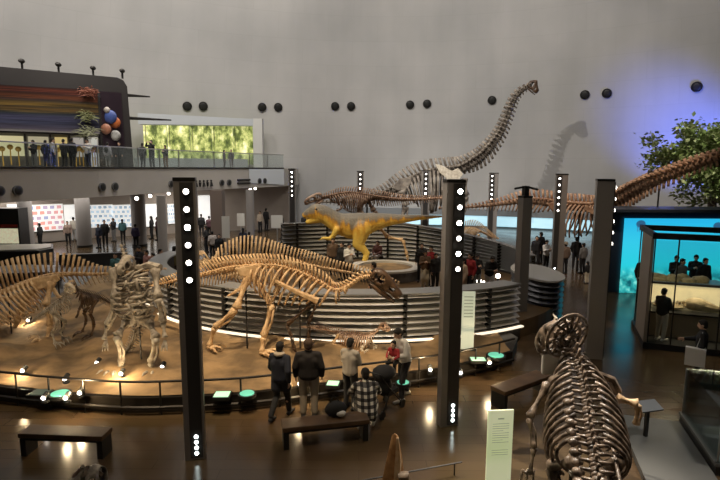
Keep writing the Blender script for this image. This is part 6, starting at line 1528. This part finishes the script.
g = G(378, 264, RF); t = person((g.x, g.y, RF - .05), rad(150), 'sit', (.16, .07, .06), (.55, .50, .47), 'person in dark red and pale trousers sitting below the theropod\'s tail', 1.62, long_hair=True)
q = MB(); gx = g.x; q.box((gx, g.y, RF + .21), (.5, .45, .40)); single(q, 'stool', mat('stool_dark', (.05, .045, .04), .5), 'dark square stool under the person sitting below the theropod\'s tail', 'stool', smooth=False)
g = hp(374, 262, 1.55, RF); person((g[0], g[1], RF), rad(60), 'stand', BLK, BLK, 'person in black behind the striding skeleton\'s lowered head', 1.55)
g = D(483, 267, 18.4); q = MB(); q.ell((0, 0, .2), (.16, .13, .2), 12, 8); q.ell((0, 0, .46), (.13, .12, .12), 12, 8); q.tube([(-.12, 0, .3), (-.28, -.05, .2)], .05, 6); q.tube([(.12, 0, .3), (.28, -.05, .2)], .05, 6)
tg = thing('plush_toy', 'yellow plush toy beside the person in white trousers near the ring\'s right end', 'toy', (g.x, g.y, RF)); q.build('body', cloth((.65, .45, .08)), tg)
q = MB(); q.tube([(0, 0, -0.0), (0, 0, .02)], .2, 12, ref=(1, 0, 0)); q.build('base', cloth((.5, .35, .06)), tg)
# small lit table lamps at the ring's right end
for px, py, lb in ((479, 281, 'left one of three near the ring\'s right end'), (484, 283.5, 'middle one of three near the ring\'s right end'), (489, 286, 'right one of three near the ring\'s right end'), (498, 276, 'by itself on the ring\'s back right floor')):
    g = G(px, py, RF + .3); t = thing('floor_lamp', 'small glowing lamp on the ring floor, ' + lb, 'lamp', (g.x, g.y, RF), 0, 'small lamps on the ring floor')
    q = MB(); q.tube([(0, 0, 0), (0, 0, .22)], .05, 8); q.build('stand', BLACK, t); q = MB(); q.ell((0, 0, .3), .1, 10, 7); q.build('bulb', LAMP, t)
# ---- upper gallery
UP = [(33, 141, 'phone', BLK, GREYC, 'person in black at the left end of the upstairs glass balustrade', {}), (45, 140, 'stand', BLK, BLK, 'person in black upstairs, back to the first lit niches', dict(long_hair=True)), (52, 138, 'stand', (.45, .42, .4), BLK, 'person in a grey-white top and black trousers upstairs below the striped wall', {}), (63, 139, 'phone', BLK, BLK, 'person in black upstairs, left one of the close pair below the striped wall', {}), (71, 138, 'stand', BLK, BLK, 'tall person in black upstairs, right one of the close pair below the striped wall', dict(coat=True)),
      (87, 139, 'phone', (.5, .46, .42), BLK, 'person in a pale top and black trousers upstairs in side view', {}), (107, 142, 'stand', (.35, .33, .36), GREYC, 'person in grey with a backpack upstairs before the coloured globes', {}), (119, 142, 'stand', BLK, BLK, 'person in dark clothes upstairs at the right end of the striped wall', {}),
      (142, 143, 'stand', BLK, BLK, 'person in dark clothes upstairs at the left end of the jungle mural', {}), (151, 140, 'photo', BLK, BLK, 'person in black upstairs raising a phone before the jungle mural', {}), (165, 145, 'phone', BLK, BRNC, 'person in black upstairs looking down before the jungle mural', {}), (224, 150.5, 'stand', BLK, BLK, 'left one of two people sitting low before the mural\'s right half', {}), (231, 149.5, 'stand', BLK, GREYC, 'right one of two people sitting low before the mural\'s right half', {})]
for px, py, ps, tp_, lg, lb, kw in UP:
    # stand a little behind the balustrade
    pp, dv, nv_ = on_face(px, 175); y = pp[1] + (1.6 if px < 200 else .9); g = D(px, py, y); ht = g.z - ZT
    f = 0 if px in (45, 63, 71, 107, 142) else (170 if px % 2 else -60)
    o = person((g.x, y, ZT), rad(f), ps, tp_, lg, lb.replace('sitting low', 'standing'), min(1.8, max(1.25, ht)), **kw)
    if px == 107: hang_bag(o, BLK)
# ---- under the mezzanine and before it
UN = [(39, 223, 'stand', BLK, BLK, 'person in black before the large lit picture panel', 1.6), (67, 221, 'stand', (.3, .22, .18), BLK, 'person in brown left of the second gallery column, left one of two', 1.62), (73, 217, 'phone', (.5, .46, .4), (.3, .3, .3), 'person in a pale top left of the second gallery column, right one of two', 1.7), (98, 224, 'stand', NAVYC, NAVYC, 'person in navy right of the second gallery column, nearest of three', 1.55), (104, 220, 'stand', BLK, BLK, 'tall person in black right of the second gallery column, middle of three', 1.72),
      (113, 218, 'phone', BLK, GREYC, 'person in black before the left specimen case', 1.65), (122, 219, 'stand', TEAL, BLK, 'person in teal before the specimen case left of the third column', 1.6), (135, 224, 'stand', (.06, .05, .12), BLK, 'person in dark purple before the third gallery column', 1.6), (151, 216, 'stand', BLK, BLK, 'person in black between the third column and slim post, left one of two', 1.68), (157, 217, 'stand', (.12, .07, .09), BLK, 'person in plum between the third column and slim post, right one of two', 1.66),
      (201, 214, 'stand', BLK, BLK, 'person in black before the bright screen, left one of two', 1.7), (209, 216, 'phone', (.16, .08, .1), BLK, 'person in plum before the bright screen, right one of two', 1.65), (217, 208, 'stand', (.08, .05, .09), BLK, 'person in purple by the brown pier under the mezzanine', 1.75), (260, 211, 'stand', (.4, .33, .26), BLK, 'person in beige right of the thin far column, left one of two', 1.7), (266, 208, 'stand', BLK, BLK, 'person in black right of the thin far column, right one of two', 1.75), (282, 217, 'stand', BLK, BLK, 'person in black beside the squarish far sign', 1.6), (304, 214, 'stand', BLK, BLK, 'person in black at the foot of the farthest lamp pillar', 1.7)]
for px, py, ps, tp_, lg, lb, ht in UN:
    g = G(px, py, ht)
    w_ = bw_at(px) if px < 300 else None
    y = g.y if w_ is None else min(g.y, w_[0][1] - .9)
    d_ = D(px, py, y); person((d_.x, y, 0), rad(RND.choice((0, 20, -30, 160, 200, 90))), ps, tp_, lg, lb, min(1.85, max(1.5, d_.z)), long_hair=RND.random() < .3)
LOW = [(115, 253, TEAL, GREYC, 'person in teal behind the grey rearing skeleton, left of its neck', 1.6), (124, 254, (.4, .3, .26), BLK, 'pale-topped person behind the grey rearing skeleton\'s neck', 1.55), (139, 246, BLK, BLK, 'tall person in black behind the grey rearing skeleton\'s right shoulder', 1.7), (146.5, 250, (.42, .22, .2), BLK, 'person in dull red behind the grey skeleton, left one of three by the slim post', 1.6), (153, 253, (.5, .4, .36), DENIM, 'person in pale pink behind the grey skeleton, middle one of three by the slim post', 1.65), (160, 249, BLK, GREYC, 'person in black behind the grey skeleton, right one of three by the slim post', 1.6), (174, 246, OLIVE, BLK, 'person in olive between the slim post and the tall light pillar', 1.7),
       (206, 226, BLK, BLK, 'person in black just right of the left light pillar, leftmost of the crowd', 1.65), (212, 231, (.5, .45, .42), BLK, 'person in a pale top right of the left light pillar in the crowd', 1.6), (219, 234, BLK, NAVYC, 'person in navy trousers behind the sail-backed skeleton\'s left end', 1.6), (233, 243, BLK, BLK, 'person in black just behind the sail crest, at the tall blank sign', 1.5), (243, 228, NAVYC, BLK, 'person in navy behind the sail-backed skeleton, beside the thin far column', 1.7), (249, 232, BLK, BLK, 'person in black behind the sail crest, right of the one in navy', 1.6), (266, 241, BLK, BLK, 'person in black low behind the sail crest\'s right half', 1.5), (281, 243, BLK, BLK, 'person in black behind the sail\'s right end, at the ring wall', 1.5)]
for px, py, tp_, lg, lb, ht in LOW:
    g = hp(px, py, ht)
    if px > 200: g = hp(px, py, ht + RF) if False else g
    zf = 0
    if ((g[0] - RC[0]) / (RX + .4)) ** 2 + ((g[1] - RC[1]) / (RY + .4)) ** 2 < 1:
        d_ = hp(px, py, ht, RF); g = d_
    person(g, rad(RND.choice((0, 180, 90, -90, 30, 150))), RND.choice(('stand', 'phone', 'stand', 'pockets')), tp_, lg, lb, ht, long_hair=RND.random() < .3)
# ================================================================== LIGHT
def aim(o, target): o.rotation_euler = (Vector(target) - o.location).to_track_quat('-Z', 'Y').to_euler()
def spot(name, loc, target, e, col=(1, 1, 1), ang=50, blend=.6, r=.25):
    l = bpy.data.lights.new(name, 'SPOT'); l.energy = e; l.color = col; l.spot_size = math.radians(ang); l.spot_blend = blend; l.shadow_soft_size = r
    o = bpy.data.objects.new(name, l); COL.objects.link(o); o.location = loc; aim(o, target); return o
def area(name, loc, target, e, size, col=(1, 1, 1), sy=None):
    l = bpy.data.lights.new(name, 'AREA'); l.energy = e; l.color = col; l.size = size
    if sy: l.shape = 'RECTANGLE'; l.size_y = sy
    o = bpy.data.objects.new(name, l); COL.objects.link(o); o.location = loc; aim(o, target); return o
WARM = (1, .77, .50); NEUT = (1, .93, .84); COOL = (.86, .93, 1)
# wash on the dome wall
area('dome_wash', (-6, 26, 22), (-8, 48, 9), 2600, 5, NEUT)
area('dome_wash', (10, 26, 22), (6, 48, 10), 1100, 5, NEUT)
area('dome_wash', (22, 22, 21), (34, 34, 12), 250, 4, (1, .92, .9))
area('dome_wash', (-14, 20, 22), (-30, 36, 12), 2000, 4, NEUT)
spot('neck_shadow_spot', (-4.0, 18, 16), dome_hit(545, 150), 9000, NEUT, 75, 1, .12)
# warm exhibit spots, with added fill lamps at the end
spot('stage_spot', (-9, 9, 16), (-6.2, 14.2, 0), 3600, WARM, 36)
spot('stage_spot', (-2, 7, 16), (-2.4, 13.6, 1), 8500, WARM, 34)
spot('stage_spot', (3, 8, 16), (2.2, 14, .5), 2000, WARM, 26)
spot('ring_spot', (0, 14, 17), (-2, 17.5, 2), 5000, WARM, 30)
spot('theropod_spot', (-6, 14, 16), (-.5, 23.5, 2.6), 7500, (1, .82, .55), 22)
spot('ring_spot', (4, 16, 17), (2.6, 21, .5), 2600, WARM, 30)
spot('long_neck_spot', (2, 20, 15), (5, 36, 5), 4500, NEUT, 40)
spot('rosy_spot', (8, 14, 16), (11.5, 25.5, 3.5), 5200, (1, .78, .6), 36)
spot('tree_spot', (12, 16, 16), (17.5, 25, 5.6), 9000, (1, .95, .8), 26)
spot('blue_wash', (24, 32, 2.5), dome_hit(690, 140), 9000, (.10, .18, 1), 60, 1)
spot('near_spot', (6.5, 11.5, 11), (3.2, 7.4, 1.5), 5000, (1, .9, .78), 30, .6, .06)
spot('near_rim_spot', (-.5, 12, 12), (3.0, 7.8, 1.8), 6500, (1, .88, .72), 24, .6, .06)
spot('visitor_spot', (-2, 5, 14), (-.5, 10.0, .5), 1300, (1, .8, .55), 44)
spot('crest_fill', (-1, 9, 11), (.5, 7.3, 1.2), 900, (1, .85, .62), 24)  # added lamp without a fixture, lifts the dark crest
spot('low_case_fill', (8.0, 7, 9), (6.6, 8.8, .2), 1600, NEUT, 34)  # added lamp, brightens the otherwise black low case
spot('floor_fill', (3, 12, 15), (4, 12, 0), 900, NEUT, 60)  # added fill from above, lightens the floor
# mezzanine
area('gallery_light', (-12, 38, 3.6), (-12, 38, 0), 260, 7, NEUT, 3)
area('gallery_light', (-20, 33, 3.6), (-20, 33, 0), 260, 7, NEUT, 3)
spot('strata_fill', wp(LW * .35, -4.0, 15.5), wp(LW * .35, 0, 8), 1300, NEUT, 70)  # added pair of fill lamps, make up for weak light on the print
spot('strata_fill', wp(LW * .85, -4.0, 15.5), wp(LW * .85, 0, 8), 900, NEUT, 60)
# tall case
area('case_light', tuple(cw_(1.5, 1.2, CTOP - .2)), tuple(cw_(1.5, 1.35, 0)), 55, 1.6, (1, .8, .5), .3)
w = bpy.data.worlds.new('hall_air'); w.use_nodes = True; SC.world = w
w.node_tree.nodes['Background'].inputs['Color'].default_value = (.02, .02, .02, 1)
SC.view_settings.view_transform = 'Standard'; SC.view_settings.look = 'None'; SC.view_settings.gamma = 1; SC.view_settings.use_curve_mapping = False
SC.view_settings.exposure = .1
